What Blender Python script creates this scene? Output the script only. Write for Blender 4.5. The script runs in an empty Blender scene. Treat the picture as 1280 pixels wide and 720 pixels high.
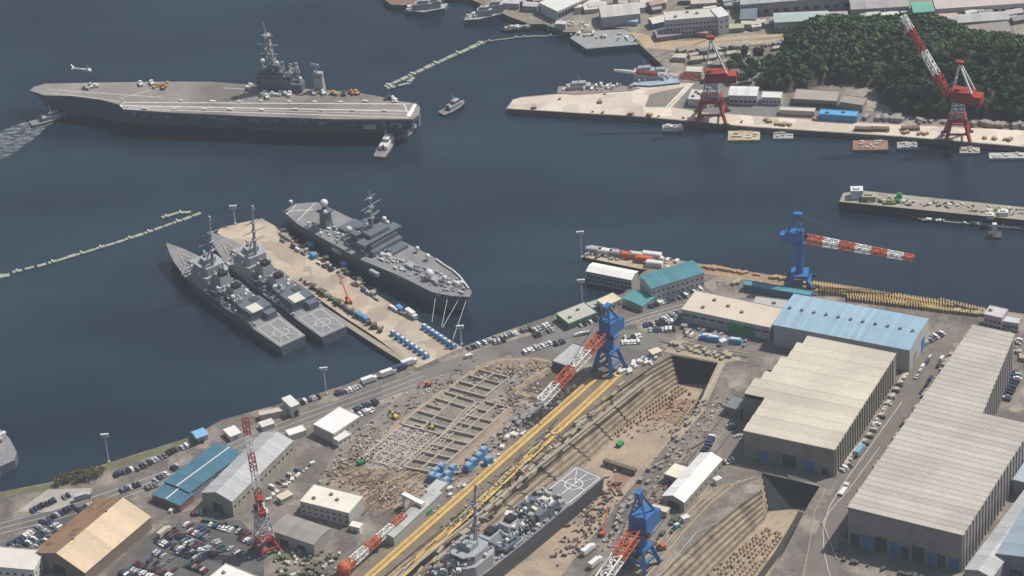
import bpy, bmesh, math, random
from mathutils import Vector, Matrix
from mathutils.geometry import delaunay_2d_cdt
random.seed(7)
R = math.radians
S = bpy.context.scene
C = S.collection
# ------------------------------------------------------------------ camera
FP, TH, RO, HC = 4000.0, R(32.396), R(4.281), 1203.85      # focal length in photo pixels, pitch, roll, height
Fv = Vector((0, math.cos(TH), -math.sin(TH))); R0 = Vector((1, 0, 0)); D0 = Vector((0, -math.sin(TH), -math.cos(TH)))
EX = R0*math.cos(RO)+D0*math.sin(RO); EY = -R0*math.sin(RO)+D0*math.cos(RO)
cam = bpy.data.cameras.new('camera'); co = bpy.data.objects.new('camera', cam); C.objects.link(co)
m3 = Matrix((EX, -EY, -Fv)).transposed()
co.matrix_world = Matrix.Translation((0, 0, HC)) @ m3.to_4x4()
cam.sensor_width = 36; cam.lens = FP/1280*36; cam.clip_start = 5; cam.clip_end = 60000
S.camera = co
# ------------------------------------------------------------------ sky, sun, exposure
SUN_AZ, SUN_EL = R(68), R(56)
w = bpy.data.worlds.new('World'); S.world = w; w.use_nodes = True
nt = w.node_tree; bg = nt.nodes['Background']; sky = nt.nodes.new('ShaderNodeTexSky')
sky.sky_type = 'NISHITA'; sky.sun_disc = False; sky.sun_elevation = SUN_EL; sky.sun_rotation = SUN_AZ
sky.dust_density = 3; sky.air_density = 1.2
nt.links.new(sky.outputs[0], bg.inputs[0]); bg.inputs[1].default_value = 0.072
sl = bpy.data.lights.new('sun', 'SUN'); sl.energy = 4.2; sl.angle = R(0.6); sl.color = (1, .95, .88)
so = bpy.data.objects.new('sun', sl); C.objects.link(so)
so.rotation_euler = Vector((math.sin(SUN_AZ)*math.cos(SUN_EL), math.cos(SUN_AZ)*math.cos(SUN_EL), math.sin(SUN_EL))).to_track_quat('Z', 'Y').to_euler()
S.view_settings.view_transform = 'Standard'; S.view_settings.look = 'None'
S.view_settings.exposure = 0.12; S.view_settings.gamma = 1
ZL, ZF = 3.0, 4.5          # ground level of the near yard, of the far shore

# ------------------------------------------------------------------ helpers
def G(px, py, h=ZL):
    """point of the place at height h that the photograph shows at this pixel"""
    d = Fv + EX*((px-640)/FP) + EY*((py-360)/FP)
    t = (h-HC)/d.z
    return Vector((d.x*t, d.y*t, h))
def G2(px, py, h=ZL):
    p = G(px, py, h); return (p.x, p.y)

MATS = {}
def mat(name, col, rough=.8, metal=0, var=.25, scale=.15, fine=2.0, stripe=None, sdir=0, sdark=.6, bump=0, spec=.3, dirt=None, cells=0):
    """procedural surface: base colour broken up by two noises, optional stripes (panels, painted rib shading) in object space"""
    if name in MATS: return MATS[name]
    m = bpy.data.materials.new(name); m.use_nodes = True; t = m.node_tree; N = t.nodes; L = t.links
    b = N['Principled BSDF']; b.inputs['Roughness'].default_value = rough; b.inputs['Metallic'].default_value = metal
    b.inputs['Specular IOR Level'].default_value = spec
    tc = N.new('ShaderNodeTexCoord'); src = tc.outputs['Object']
    n1 = N.new('ShaderNodeTexNoise'); n1.inputs['Scale'].default_value = scale; n1.inputs['Detail'].default_value = 5
    n1.inputs['Roughness'].default_value = .65
    n2 = N.new('ShaderNodeTexNoise'); n2.inputs['Scale'].default_value = fine; n2.inputs['Detail'].default_value = 3
    L.new(src, n1.inputs[0]); L.new(src, n2.inputs[0])
    a = N.new('ShaderNodeMath'); a.operation = 'ADD'; L.new(n1.outputs[0], a.inputs[0]); L.new(n2.outputs[0], a.inputs[1])
    mr = N.new('ShaderNodeMapRange'); mr.inputs[1].default_value = .65; mr.inputs[2].default_value = 1.35
    mr.inputs[3].default_value = 1-var; mr.inputs[4].default_value = 1+var; L.new(a.outputs[0], mr.inputs[0])
    fac = mr.outputs[0]
    if stripe:
        sx = N.new('ShaderNodeSeparateXYZ'); L.new(src, sx.inputs[0])
        dv = N.new('ShaderNodeMath'); dv.operation = 'DIVIDE'; L.new(sx.outputs[sdir], dv.inputs[0]); dv.inputs[1].default_value = stripe
        fr = N.new('ShaderNodeMath'); fr.operation = 'FRACT'; L.new(dv.outputs[0], fr.inputs[0])
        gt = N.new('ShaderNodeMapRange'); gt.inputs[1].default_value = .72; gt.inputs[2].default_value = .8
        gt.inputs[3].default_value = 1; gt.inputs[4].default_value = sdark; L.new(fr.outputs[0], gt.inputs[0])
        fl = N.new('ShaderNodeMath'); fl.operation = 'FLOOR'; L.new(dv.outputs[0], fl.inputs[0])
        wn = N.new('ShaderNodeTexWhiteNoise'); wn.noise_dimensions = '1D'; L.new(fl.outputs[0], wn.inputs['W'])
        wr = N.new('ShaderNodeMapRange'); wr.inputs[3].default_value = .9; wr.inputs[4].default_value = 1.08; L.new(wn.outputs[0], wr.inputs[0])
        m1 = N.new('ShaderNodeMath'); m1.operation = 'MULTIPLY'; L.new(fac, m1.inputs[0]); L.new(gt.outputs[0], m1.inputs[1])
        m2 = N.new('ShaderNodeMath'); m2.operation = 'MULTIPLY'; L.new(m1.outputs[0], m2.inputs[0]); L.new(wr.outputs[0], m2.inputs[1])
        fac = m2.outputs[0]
    if cells:                                          # slab joints and repaired panels
        vo = N.new('ShaderNodeTexVoronoi'); vo.distance = 'CHEBYCHEV'; vo.inputs['Scale'].default_value = cells; L.new(src, vo.inputs[0])
        vc = N.new('ShaderNodeSeparateColor'); L.new(vo.outputs['Color'], vc.inputs[0])
        vr_ = N.new('ShaderNodeMapRange'); vr_.inputs[3].default_value = .8; vr_.inputs[4].default_value = 1.18; L.new(vc.outputs[0], vr_.inputs[0])
        m3_ = N.new('ShaderNodeMath'); m3_.operation = 'MULTIPLY'; L.new(fac, m3_.inputs[0]); L.new(vr_.outputs[0], m3_.inputs[1]); fac = m3_.outputs[0]
    base = None
    if dirt:
        n3 = N.new('ShaderNodeTexNoise'); n3.inputs['Scale'].default_value = dirt[1]; n3.inputs['Detail'].default_value = 6; L.new(src, n3.inputs[0])
        r3 = N.new('ShaderNodeMapRange'); r3.inputs[1].default_value = .48; r3.inputs[2].default_value = .62; L.new(n3.outputs[0], r3.inputs[0])
        mx = N.new('ShaderNodeMix'); mx.data_type = 'RGBA'; mx.inputs[6].default_value = (*col, 1); mx.inputs[7].default_value = (*dirt[0], 1)
        L.new(r3.outputs[0], mx.inputs[0]); base = mx.outputs[2]
    vm = N.new('ShaderNodeVectorMath'); vm.operation = 'SCALE'
    if base: L.new(base, vm.inputs[0])
    else: vm.inputs[0].default_value = col
    L.new(fac, vm.inputs['Scale']); L.new(vm.outputs[0], b.inputs['Base Color'])
    if bump:
        bp = N.new('ShaderNodeBump'); bp.inputs['Strength'].default_value = bump; bp.inputs['Distance'].default_value = .4
        L.new(n2.outputs[0], bp.inputs['Height']); L.new(bp.outputs[0], b.inputs['Normal'])
    MATS[name] = m
    return m

class MB:
    def __init__(s): s.v = []; s.f = []; s.m = []
    def add(s, vs, fs, mi=0):
        o = len(s.v); s.v += [tuple(v) for v in vs]
        for f in fs: s.f.append(tuple(i+o for i in f)); s.m.append(mi)
        return s
    def box(s, x, y, z, sx, sy, sz, a=0, mi=0, taper=1.0):
        """box centred on x,y standing on z"""
        ca, sa = math.cos(a), math.sin(a); vs = []
        for k, t in ((0, 1), (1, taper)):
            for dx, dy in ((-1, -1), (1, -1), (1, 1), (-1, 1)):
                u, v = dx*sx/2*t, dy*sy/2*t
                vs.append((x+u*ca-v*sa, y+u*sa+v*ca, z+k*sz))
        return s.add(vs, [(3, 2, 1, 0), (4, 5, 6, 7), (0, 1, 5, 4), (1, 2, 6, 5), (2, 3, 7, 6), (3, 0, 4, 7)], mi)
    def prism(s, poly, z0, z1, mi=0, top=None):
        n = len(poly)
        ar = sum(poly[i][0]*poly[(i+1) % n][1]-poly[(i+1) % n][0]*poly[i][1] for i in range(n))
        if ar < 0: poly = poly[::-1]
        vs = [(p[0], p[1], z0) for p in poly]+[(p[0], p[1], z1) for p in poly]
        s.add(vs, [(i, (i+1) % n, n+(i+1) % n, n+i) for i in range(n)]+[tuple(range(n-1, -1, -1))], mi)
        s.add(vs[n:], [tuple(range(n))], mi if top is None else top); return s
    def bar(s, p, q, w, h=None, mi=0):
        p, q = Vector(p), Vector(q); d = q-p
        if d.length < 1e-6: return s
        h = h or w; d.normalize(); u = d.cross(Vector((0, 0, 1)))
        if u.length < 1e-3: u = Vector((1, 0, 0))
        u.normalize(); v = u.cross(d)
        vs = [c+u*(a*w/2)+v*(b*h/2) for c in (p, q) for a, b in ((-1, -1), (1, -1), (1, 1), (-1, 1))]
        return s.add(vs, [(3, 2, 1, 0), (4, 5, 6, 7), (0, 1, 5, 4), (1, 2, 6, 5), (2, 3, 7, 6), (3, 0, 4, 7)], mi)
    def cyl(s, p, q, r, r2=None, n=10, mi=0):
        p, q = Vector(p), Vector(q); d = (q-p).normalized(); u = d.cross(Vector((0, 0, 1)))
        if u.length < 1e-3: u = Vector((1, 0, 0))
        u.normalize(); v = d.cross(u); r2 = r if r2 is None else r2; vs = []
        for c, rr in ((p, r), (q, r2)):
            for i in range(n):
                a = 2*math.pi*i/n; vs.append(c+u*(math.cos(a)*rr)+v*(math.sin(a)*rr))
        return s.add(vs, [(i, (i+1) % n, n+(i+1) % n, n+i) for i in range(n)]+[tuple(range(n-1, -1, -1)), tuple(range(n, 2*n))], mi)
    def ball(s, c, r, n=10, k=6, mi=0, sz=1):
        vs = []; fs = []
        for j in range(1, k):
            for i in range(n):
                a, b = 2*math.pi*i/n, math.pi*j/k
                vs.append((c[0]+r*math.sin(b)*math.cos(a), c[1]+r*math.sin(b)*math.sin(a), c[2]+r*sz*math.cos(b)))
        vs += [(c[0], c[1], c[2]+r*sz), (c[0], c[1], c[2]-r*sz)]; T, B = len(vs)-2, len(vs)-1
        for j in range(k-2):
            for i in range(n): fs.append((j*n+i, (j+1)*n+i, (j+1)*n+(i+1) % n, j*n+(i+1) % n))
        for i in range(n): fs.append((T, i, (i+1) % n)); fs.append((B, (k-2)*n+(i+1) % n, (k-2)*n+i))
        return s.add(vs, fs, mi)
    def truss(s, p, q, w0, h0, w1, h1, n, t=.35, mi=lambda k: 0, up=None):
        """four chord lattice from p to q"""
        p, q = Vector(p), Vector(q); d = (q-p).normalized(); up = up or Vector((0, 0, 1)); u = d.cross(up)
        if u.length < 1e-3: u = Vector((1, 0, 0))
        u.normalize(); v = u.cross(d).normalized(); rings = []
        for k in range(n+1):
            f = k/n; c = p.lerp(q, f); ww = w0+(w1-w0)*f; hh = h0+(h1-h0)*f
            rings.append([c+u*(a*ww/2)+v*(b*hh/2) for a, b in ((-1, -1), (1, -1), (1, 1), (-1, 1))])
        for k in range(n):
            A, B = rings[k], rings[k+1]; m = mi(k)
            for i in range(4):
                j = (i+1) % 4
                s.bar(A[i], B[i], t, mi=m); s.bar(B[i], B[j], t*.7, mi=m)
                s.bar(A[i] if k % 2 else A[j], B[j] if k % 2 else B[i], t*.7, mi=m)
        return s
    def build(s, name, mats, parent=None, loc=(0, 0, 0), rz=0, smooth=False):
        me = bpy.data.meshes.new(name); me.from_pydata(s.v, [], s.f)
        if not isinstance(mats, (list, tuple)): mats = [mats]
        for m in mats: me.materials.append(m)
        me.polygons.foreach_set('material_index', s.m)
        if smooth: me.polygons.foreach_set('use_smooth', [True]*len(s.f))
        me.update(); o = bpy.data.objects.new(name, me); C.objects.link(o)
        o.location = loc; o.rotation_euler = (0, 0, rz)
        if parent: o.parent = parent
        return o

def tag(o, label=None, cat=None, group=None, kind=None):
    if label: o['label'] = label
    if cat: o['category'] = cat
    if group: o['group'] = group
    if kind: o['kind'] = kind
    return o
def thing(name, label, cat, loc=(0, 0, 0), rz=0, group=None):
    o = bpy.data.objects.new(name, None); C.objects.link(o); o.location = loc; o.rotation_euler = (0, 0, rz)
    return tag(o, label, cat, group)
def dup(o, loc=None, rz=None, label=None, group=None, parent=None, scale=None):
    kids = [k for k in ALLKIDS.get(o.name, [])] if 0 else list(o.children)
    c = o.copy(); C.objects.link(c); c.parent = parent
    if loc is not None: c.location = loc
    if rz is not None: c.rotation_euler = (0, 0, rz)
    if scale: c.scale = (scale,)*3
    if label: c['label'] = label
    if group: c['group'] = group
    for k in kids: dup(k, parent=c)
    return c
def sheet(name, outer, m, z, holes=(), kind='structure', skirt=None, mskirt=None):
    """flat sheet with holes; skirt = depth of the wall hung from its outer edge"""
    pts = []; cons = []
    for loop in [outer]+list(holes):
        o = len(pts); n = len(loop); pts += [Vector((p[0], p[1])) for p in loop]
        cons.append(list(range(o, o+n)))
    vs, es, fs, *_ = delaunay_2d_cdt(pts, [], cons, 0, 1e-4)
    def inside(p, lp):
        c = False; n = len(lp)
        for i in range(n):
            x1, y1 = lp[i][:2]; x2, y2 = lp[(i+1) % n][:2]
            if (y1 > p.y) != (y2 > p.y) and p.x < (x2-x1)*(p.y-y1)/(y2-y1)+x1: c = not c
        return c
    keep = []
    for f in fs:
        c = sum((vs[i] for i in f), Vector((0, 0)))/len(f)
        if inside(c, outer) and not any(inside(c, h) for h in holes):
            a, b, d = (vs[i] for i in f[:3])
            keep.append(tuple(f) if (b-a).cross(d-a) > 0 else tuple(reversed(f)))
    mb = MB().add([(v.x, v.y, z) for v in vs], keep)
    if skirt:
        n = len(outer); ar = sum(outer[i][0]*outer[(i+1) % n][1]-outer[(i+1) % n][0]*outer[i][1] for i in range(n))
        lp = outer if ar > 0 else outer[::-1]
        vv = [(p[0], p[1], z) for p in lp]+[(p[0], p[1], z-skirt) for p in lp]
        mb.add(vv, [(n+i, n+(i+1) % n, (i+1) % n, i) for i in range(n)], 1)
    o = mb.build(name, [m, mskirt or m])
    return tag(o, kind=kind) if kind else o
LAYER = [0]
def patch(name, px, m, k=1, z=ZL, kind='structure'):
    LAYER[0] += 1; z = z
    """ground patch: pixel corners on the ground, k = how many 4 mm layers above it"""
    return sheet(name, [G2(x, y, z) for x, y in px], m, z+.05*k+.001*LAYER[0], kind=kind)
def ribbon_pts(px, width, z=ZL):
    P = [G(x, y, z) for x, y in px]; L_, R_ = [], []
    for i, p in enumerate(P):
        d = (P[min(i+1, len(P)-1)]-P[max(i-1, 0)]).normalized(); n = Vector((-d.y, d.x, 0))
        L_.append(p+n*width/2); R_.append(p-n*width/2)
    return [(v.x, v.y) for v in L_]+[(v.x, v.y) for v in reversed(R_)]
def ribbon(name, px, width, m, k=1, z=ZL):
    LAYER[0] += 1
    return sheet(name, ribbon_pts(px, width, z), m, z+.05*k+.001*LAYER[0])
def lerp(a, b, t): return (a[0]+(b[0]-a[0])*t, a[1]+(b[1]-a[1])*t)
def yaw(a, b):
    """world heading from pixel a to pixel b on the ground"""
    d = G(*b)-G(*a); return math.atan2(d.y, d.x)

# ------------------------------------------------------------------ materials
M_yard = mat('yard_asphalt', (.15, .132, .117), var=.4, scale=.03, fine=.5, dirt=((.26, .225, .19), .045), cells=.045)
M_road = mat('road_asphalt', (.15, .14, .132), var=.25, scale=.04, fine=1.0, cells=.03)
M_lot = mat('parking_asphalt', (.1, .095, .09), var=.25, scale=.05, fine=1.0, cells=.05)
M_dirt = mat('dirt', (.2, .155, .115), var=.5, scale=.06, fine=.6, dirt=((.3, .25, .2), .05))
M_dirt2 = mat('grey_dirt', (.2, .18, .16), var=.45, scale=.08, fine=.7, dirt=((.28, .25, .21), .07))
M_pier = mat('pier_concrete', (.42, .35, .265), var=.15, scale=.05, fine=.8, dirt=((.36, .3, .24), .03), cells=.08)
M_apron = mat('apron_concrete', (.58, .52, .44), var=.12, scale=.02, fine=.3, dirt=((.5, .44, .37), .02), cells=.05)
M_conc = mat('concrete', (.32, .29, .25), var=.25, scale=.1, fine=1)
M_quay = mat('quay_wall', (.11, .105, .095), var=.4, scale=.1, fine=.6)
M_grass = mat('dry_grass', (.13, .13, .065), var=.4, scale=.1, fine=1.2)
M_white = mat('white_paint', (.72, .71, .68), var=.08)
M_line = mat('line_paint', (.62, .6, .55), var=.2)
M_yellow = mat('yellow_paint', (.62, .42, .09), var=.2)
M_sand = mat('dock_floor', (.36, .285, .21), var=.25, scale=.05, fine=.5, dirt=((.27, .22, .17), .06))
M_stone = mat('dock_stone', (.3, .245, .18), var=.45, scale=.12, fine=.9, dirt=((.2, .165, .125), .08))
M_steel = mat('dark_steel', (.07, .07, .075), rough=.6, var=.3)
M_navy = mat('navy_grey', (.115, .135, .168), rough=.6, var=.16, scale=.1, fine=1)
M_navy2 = mat('navy_grey_light', (.33, .34, .355), rough=.6, var=.16, scale=.2, fine=1)
M_deck = mat('ship_deck', (.215, .213, .218), rough=.8, var=.3, scale=.08, fine=.8)
M_deckC = mat('carrier_deck', (.24, .225, .21), rough=.85, var=.25, scale=.03, fine=.4, dirt=((.16, .15, .14), .02))
M_black = mat('black_paint', (.02, .02, .02), rough=.6)
M_dome = mat('dome_white', (.62, .62, .6), rough=.5, var=.05)
M_glass = mat('window_glass', (.02, .025, .035), rough=.15, var=.1, spec=.5)
M_red = mat('crane_red', (.34, .045, .035), rough=.5, var=.2)
M_orange = mat('crane_orange', (.5, .115, .05), rough=.5, var=.2)
M_blue = mat('crane_blue', (.035, .14, .36), rough=.5, var=.2)
M_lblue = mat('light_blue', (.09, .27, .5), rough=.5, var=.25)
M_rubber = mat('tyre_rubber', (.02, .02, .02))
M_wood = mat('timber', (.36, .26, .15), var=.35)
M_green = mat('green_cover', (.04, .26, .09), var=.3)
M_pipe = mat('rust_brown', (.17, .11, .08), var=.4)

# ------------------------------------------------------------------ water
def water_mat():
    m = bpy.data.materials.new('sea_water'); m.use_nodes = True; t = m.node_tree; N = t.nodes; L = t.links; b = N['Principled BSDF']
    b.inputs['Roughness'].default_value = .1; b.inputs['IOR'].default_value = 1.5
    tc = N.new('ShaderNodeTexCoord'); n = N.new('ShaderNodeTexNoise'); n.inputs['Scale'].default_value = .0045; n.inputs['Detail'].default_value = 5
    mp = N.new('ShaderNodeMapping'); mp.inputs['Scale'].default_value = (1, 2.6, 1); mp.inputs['Rotation'].default_value = (0, 0, .4)
    L.new(tc.outputs['Object'], mp.inputs[0]); L.new(mp.outputs[0], n.inputs[0])
    cr = N.new('ShaderNodeMix'); cr.data_type = 'RGBA'; cr.inputs[6].default_value = (.003, .013, .026, 1); cr.inputs[7].default_value = (.014, .029, .046, 1)
    r = N.new('ShaderNodeMapRange'); r.inputs[1].default_value = .35; r.inputs[2].default_value = .65; L.new(n.outputs[0], r.inputs[0])
    L.new(r.outputs[0], cr.inputs[0]); L.new(cr.outputs[2], b.inputs['Base Color'])
    rg = N.new('ShaderNodeMapRange'); rg.inputs[1].default_value = .35; rg.inputs[2].default_value = .65; rg.inputs[3].default_value = .05; rg.inputs[4].default_value = .22
    L.new(n.outputs[0], rg.inputs[0]); L.new(rg.outputs[0], b.inputs['Roughness'])
    w1 = N.new('ShaderNodeTexNoise'); w1.inputs['Scale'].default_value = .25; w1.inputs['Detail'].default_value = 6; w1.inputs['Roughness'].default_value = .7
    L.new(mp.outputs[0], w1.inputs[0])
    bp = N.new('ShaderNodeBump'); bp.inputs['Strength'].default_value = .3; bp.inputs['Distance'].default_value = .5
    L.new(w1.outputs[0], bp.inputs['Height']); L.new(bp.outputs[0], b.inputs['Normal'])
    return m
M_water = water_mat()

# ------------------------------------------------------------------ dry dock outlines (coping = top edge, floor edge)
D1_cl = [(840, 444), (800, 466), (742, 510), (700, 543), (632, 596), (560, 655), (475, 722), (380, 800)]
D1_cr = [(901, 455), (886, 487), (869, 515), (838, 550), (803, 592), (778, 622), (748, 662), (712, 706), (640, 800)]
D1_fl = [(850, 480), (822, 500), (770, 548), (733, 583), (675, 632), (612, 690), (545, 752), (470, 830)]
D2_cl = [(952, 591), (952, 612), (924, 632), (884, 664), (836, 708), (800, 742), (740, 800)]
D2_cr = [(1025, 608), (1011, 630), (994, 662), (980, 690), (962, 718), (935, 760), (905, 805)]
D2_fl = [(962, 640), (956, 652), (935, 674), (905, 705), (872, 742), (845, 775), (815, 815)]
h1 = [G2(*p) for p in D1_cl]+[G2(*p) for p in reversed(D1_cr)]
h2 = [G2(*p) for p in D2_cl]+[G2(*p) for p in reversed(D2_cr)]
Wd = 30000
sheet('water', [(-Wd, -3000), (Wd, -3000), (Wd, Wd), (-Wd, Wd)], M_water, 0, [h1, h2])
# near yard
near = [(-260, 690), (-60, 633), (0, 615), (62, 603), (125, 582), (175, 566), (242, 545), (277, 525), (320, 513), (380, 497), (432, 481), (457, 470), (505, 454), (521, 459),
        (577, 434), (620, 418), (687, 395), (747, 379), (780, 366), (800, 343), (828, 322), (880, 330), (960, 343), (1085, 361), (1185, 379), (1280, 392), (1350, 402), (1600, 440), (1600, 1000), (-260, 1000)]
sheet('ground', [G2(*p) for p in near], M_yard, ZL, [h1, h2], skirt=8, mskirt=M_quay)

def dock(name, cl, cr, fl, zf, steps):
    nl = len(cl); CL = [G(*p) for p in cl]; CR = [G(*p) for p in cr]; FL = [G(p[0], p[1], zf) for p in fl]
    mb = MB()
    prof = []
    for k in range(steps):                       # each altar: a riser then a tread
        t0, t1 = k/steps, (k+1)/steps
        prof += [(t0 if k else 0, 1-t1*1.0), (t1*.97, 1-t1)]
    rows = [[(c.x, c.y, ZL-.002) for c in CL]]
    for t, hh in prof:
        rows.append([(c.x+(f.x-c.x)*t, c.y+(f.y-c.y)*t, zf+(ZL-zf)*hh) for c, f in zip(CL, FL)])
    for a, b in zip(rows, rows[1:]):
        o = len(mb.v); n = len(a); mb.add(a+b, [(i, i+1, n+i+1, n+i) for i in range(n-1)])
    # right wall near vertical, head wall
    CRb = [Vector((c.x, c.y, zf))+Vector((-1.2, .6, 0)) for c in CR]
    n = len(CR); mb.add(CR+CRb, [(i, i+1, n+i+1, n+i) for i in range(n-1)], 0)
    last = rows[-1][0]
    mb.add([tuple(CL[0]), tuple(CR[0]), tuple(CRb[0]), last], [(0, 1, 2, 3)], 1)
    mb.add([r[0] for r in rows], [tuple(range(len(rows)))], 1)
    mb.add([tuple(r) for r in rows[-1]]+[tuple(c) for c in reversed(CRb)], [tuple(range(nl+n))], 2)
    return tag(mb.build(name, [M_stone, mat('dock_head_wall_shaded', (.03, .034, .038), var=.3), M_sand]), kind='structure')  # head wall is near black: its shade is put into the colour
Z1, Z2 = -14.0, -13.0
dock('dry_dock', D1_cl, D1_cr, D1_fl, Z1, 7)
dock('dry_dock', D2_cl, D2_cr, D2_fl, Z2, 6)

# pier and far shore
pier = [(521, 460), (470, 422), (430, 396), (345, 336), (271, 291), (276, 284), (327, 273), (345, 283), (415, 333), (480, 374), (527, 404), (578, 434)]
sheet('pier_deck', [G2(*p) for p in pier], M_pier, ZL+.05, skirt=8, mskirt=M_quay)
ribbon('pier_edge_walk', [(512, 455), (463, 424), (400, 383)], 4, mat('edge_concrete', (.3, .26, .2), var=.3), 2, ZL+.05)
FARK = dict(z=ZF)
farland = [(478, -60), (478, -2), (490, 6), (541, 6), (556, -4), (585, -3), (612, 10), (640, 22), (662, 30), (680, 30), (706, 40), (738, 40), (760, 34), (784, 36), (800, 56), (840, 92), (846, 103),
           (740, 113), (652, 121), (641, 124), (632, 136), (800, 146), (940, 159), (1126, 171), (1280, 184), (1420, 197), (1700, 225), (1700, -200), (478, -200)]
sheet('far_ground', [G2(x, y, ZF) for x, y in farland], mat('far_ground', (.2, .18, .15), var=.4, scale=.015, fine=.2, dirt=((.3, .27, .22), .012)), ZF, skirt=9, mskirt=M_quay)
patch('apron', [(641, 125), (652, 122), (740, 114), (850, 104), (868, 104), (840, 134), (880, 141), (1100, 155), (1280, 163), (1420, 172), (1420, 195), (1280, 183), (1126, 170), (940, 158), (800, 145), (634, 135.5)], M_apron, 1, ZF)
patch('apron_patch', [(812, 118), (838, 112), (858, 108), (836, 134), (806, 134)], mat('grey_patch', (.2, .18, .16), var=.2), 2, ZF)
patch('yard_road', [(866, 110), (905, 106), (905, 128), (1000, 130), (1100, 140), (1100, 154), (880, 140), (846, 134)], mat('far_asphalt', (.17, .165, .16), var=.25), 1, ZF)
ribbon('apron_line', [(833, 134), (858, 108)], 1.5, M_line, 3, ZF)
patch('far_road', [(800, 52), (860, 56), (960, 50), (1130, 28), (1280, 22), (1280, 27), (1130, 34), (970, 58), (860, 64), (806, 60)], mat('far_pale_road', (.42, .33, .24), var=.2), 1, ZF)
patch('beach', [(800, 42), (787, 40), (802, 54), (840, 60), (920, 50), (1000, 44), (1000, 40), (930, 45), (850, 52)], mat('far_sand', (.4, .31, .2), var=.3), 2, ZF)
patch('dark_yard', [(845, 64), (900, 60), (1000, 50), (980, 62), (930, 86), (860, 88)], mat('far_mixed', (.16, .15, .12), var=.6, scale=.05, fine=.3), 2, ZF)
patch('ramp_yard', [(716, 16), (738, 3), (784, -2), (768, 18), (735, 25)], mat('far_grey', (.24, .22, .2), var=.15), 1, ZF)
patch('mud', [(490, 5), (540, 5), (548, -3), (480, -3)], mat('brown_mud', (.2, .13, .09), var=.3), 1, ZF)

# ------------------------------------------------------------------ yard surfaces
ribbon('road', [(-60, 676), (0, 661), (60, 646), (130, 624), (200, 599), (250, 580), (315, 550), (380, 524), (435, 505), (470, 493), (530, 470), (580, 452), (650, 431), (720, 411), (780, 398), (850, 378), (885, 361)], 15, M_road, 1)
ribbon('road', [(640, 447), (700, 436), (750, 430)], 22, M_road, 2)
for off in (-5.6, 0, 5.6):
    P = ribbon_pts([(-60, 676), (0, 661), (60, 646), (130, 624), (200, 599), (250, 580), (315, 550), (380, 524), (435, 505), (470, 493), (530, 470)], abs(off)*2 or .01)
    h = len(P)//2; ln = P[:h] if off > 0 else P[h:]
    if off == 0: ln = P[:h]
    ln2 = [(a+.0, b+.35) for a, b in reversed(ln)]
    sheet('road_marking', list(ln)+ln2, M_line, ZL+.16)
patch('parking_lot', [(150, 700), (205, 655), (300, 650), (330, 680), (330, 720), (330, 800), (90, 800), (120, 735)], M_lot, 1)
patch('parking_lot', [(0, 690), (0, 680), (110, 628), (130, 630), (60, 690), (20, 700)], M_lot, 2)
patch('yard_patch', [(20, 640), (60, 612), (115, 610), (110, 625), (60, 640)], mat('pale_gravel', (.36, .33, .29), var=.2), 2)
patch('grass_verge', [(0, 616), (62, 604), (125, 583), (242, 546), (244, 552), (125, 592), (62, 612), (0, 622)], M_grass, 1)
patch('dirt_field', [(590, 464), (640, 452), (690, 452), (728, 455), (735, 474), (668, 536), (596, 596), (540, 628), (470, 640), (430, 628), (398, 600), (430, 565), (470, 520), (530, 478)], M_dirt, 2)
patch('grey_dirt', [(480, 530), (600, 466), (640, 470), (700, 456), (716, 470), (640, 540), (560, 600), (440, 580)], M_dirt2, 3)
patch('concrete_strip', [(520, 480), (560, 466), (588, 464), (498, 528), (440, 570), (400, 600), (420, 560)], mat('strip_dirt', (.21, .185, .165), var=.3, scale=.1), 3)
patch('dark_pit_floor', [(664, 470), (688, 463), (722, 470), (690, 496), (650, 488), (640, 494)], mat('pit_dark', (.12, .095, .075), var=.3), 4)
patch('lot_surface', [(770, 420), (800, 412), (822, 430), (812, 444), (782, 458), (760, 446)], M_road, 2)
patch('smooth_floor', [(786, 412), (830, 418), (846, 425), (800, 440), (770, 430)], mat('grey_slab', (.16, .16, .14), var=.1), 3)
patch('east_lane', [(1150, 446), (1178, 438), (1188, 430), (1200, 440), (1130, 540), (1050, 660), (1046, 720), (1010, 800), (950, 800), (1000, 720), (1030, 640), (1052, 590)], mat('lane_asphalt', (.16, .14, .125), var=.2), 2)
patch('dock_side', [(906, 470), (935, 545), (960, 590), (905, 590), (870, 610), (815, 690), (740, 790), (700, 790), (770, 670), (830, 592), (880, 520)], mat('dock_side_ground', (.19, .165, .14), var=.4, scale=.1, fine=.8), 2)
patch('front_yard', [(900, 540), (1040, 590), (1030, 606), (952, 590), (905, 575)], mat('brown_asphalt', (.17, .15, .13), var=.25), 3)
patch('quay_strip', [(828, 323), (960, 344), (1185, 380), (1280, 393), (1280, 401), (1180, 388), (1000, 362), (880, 342), (830, 332)], mat('rusty_ground', (.32, .23, .14), var=.4, scale=.1), 1)
patch('rail_ground', [(735, 475), (775, 462), (810, 462), (700, 540), (480, 720), (380, 800), (330, 800), (440, 712), (600, 596)], mat('rail_bed', (.18, .145, .11), var=.4, scale=.1, fine=.9), 4)
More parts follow.
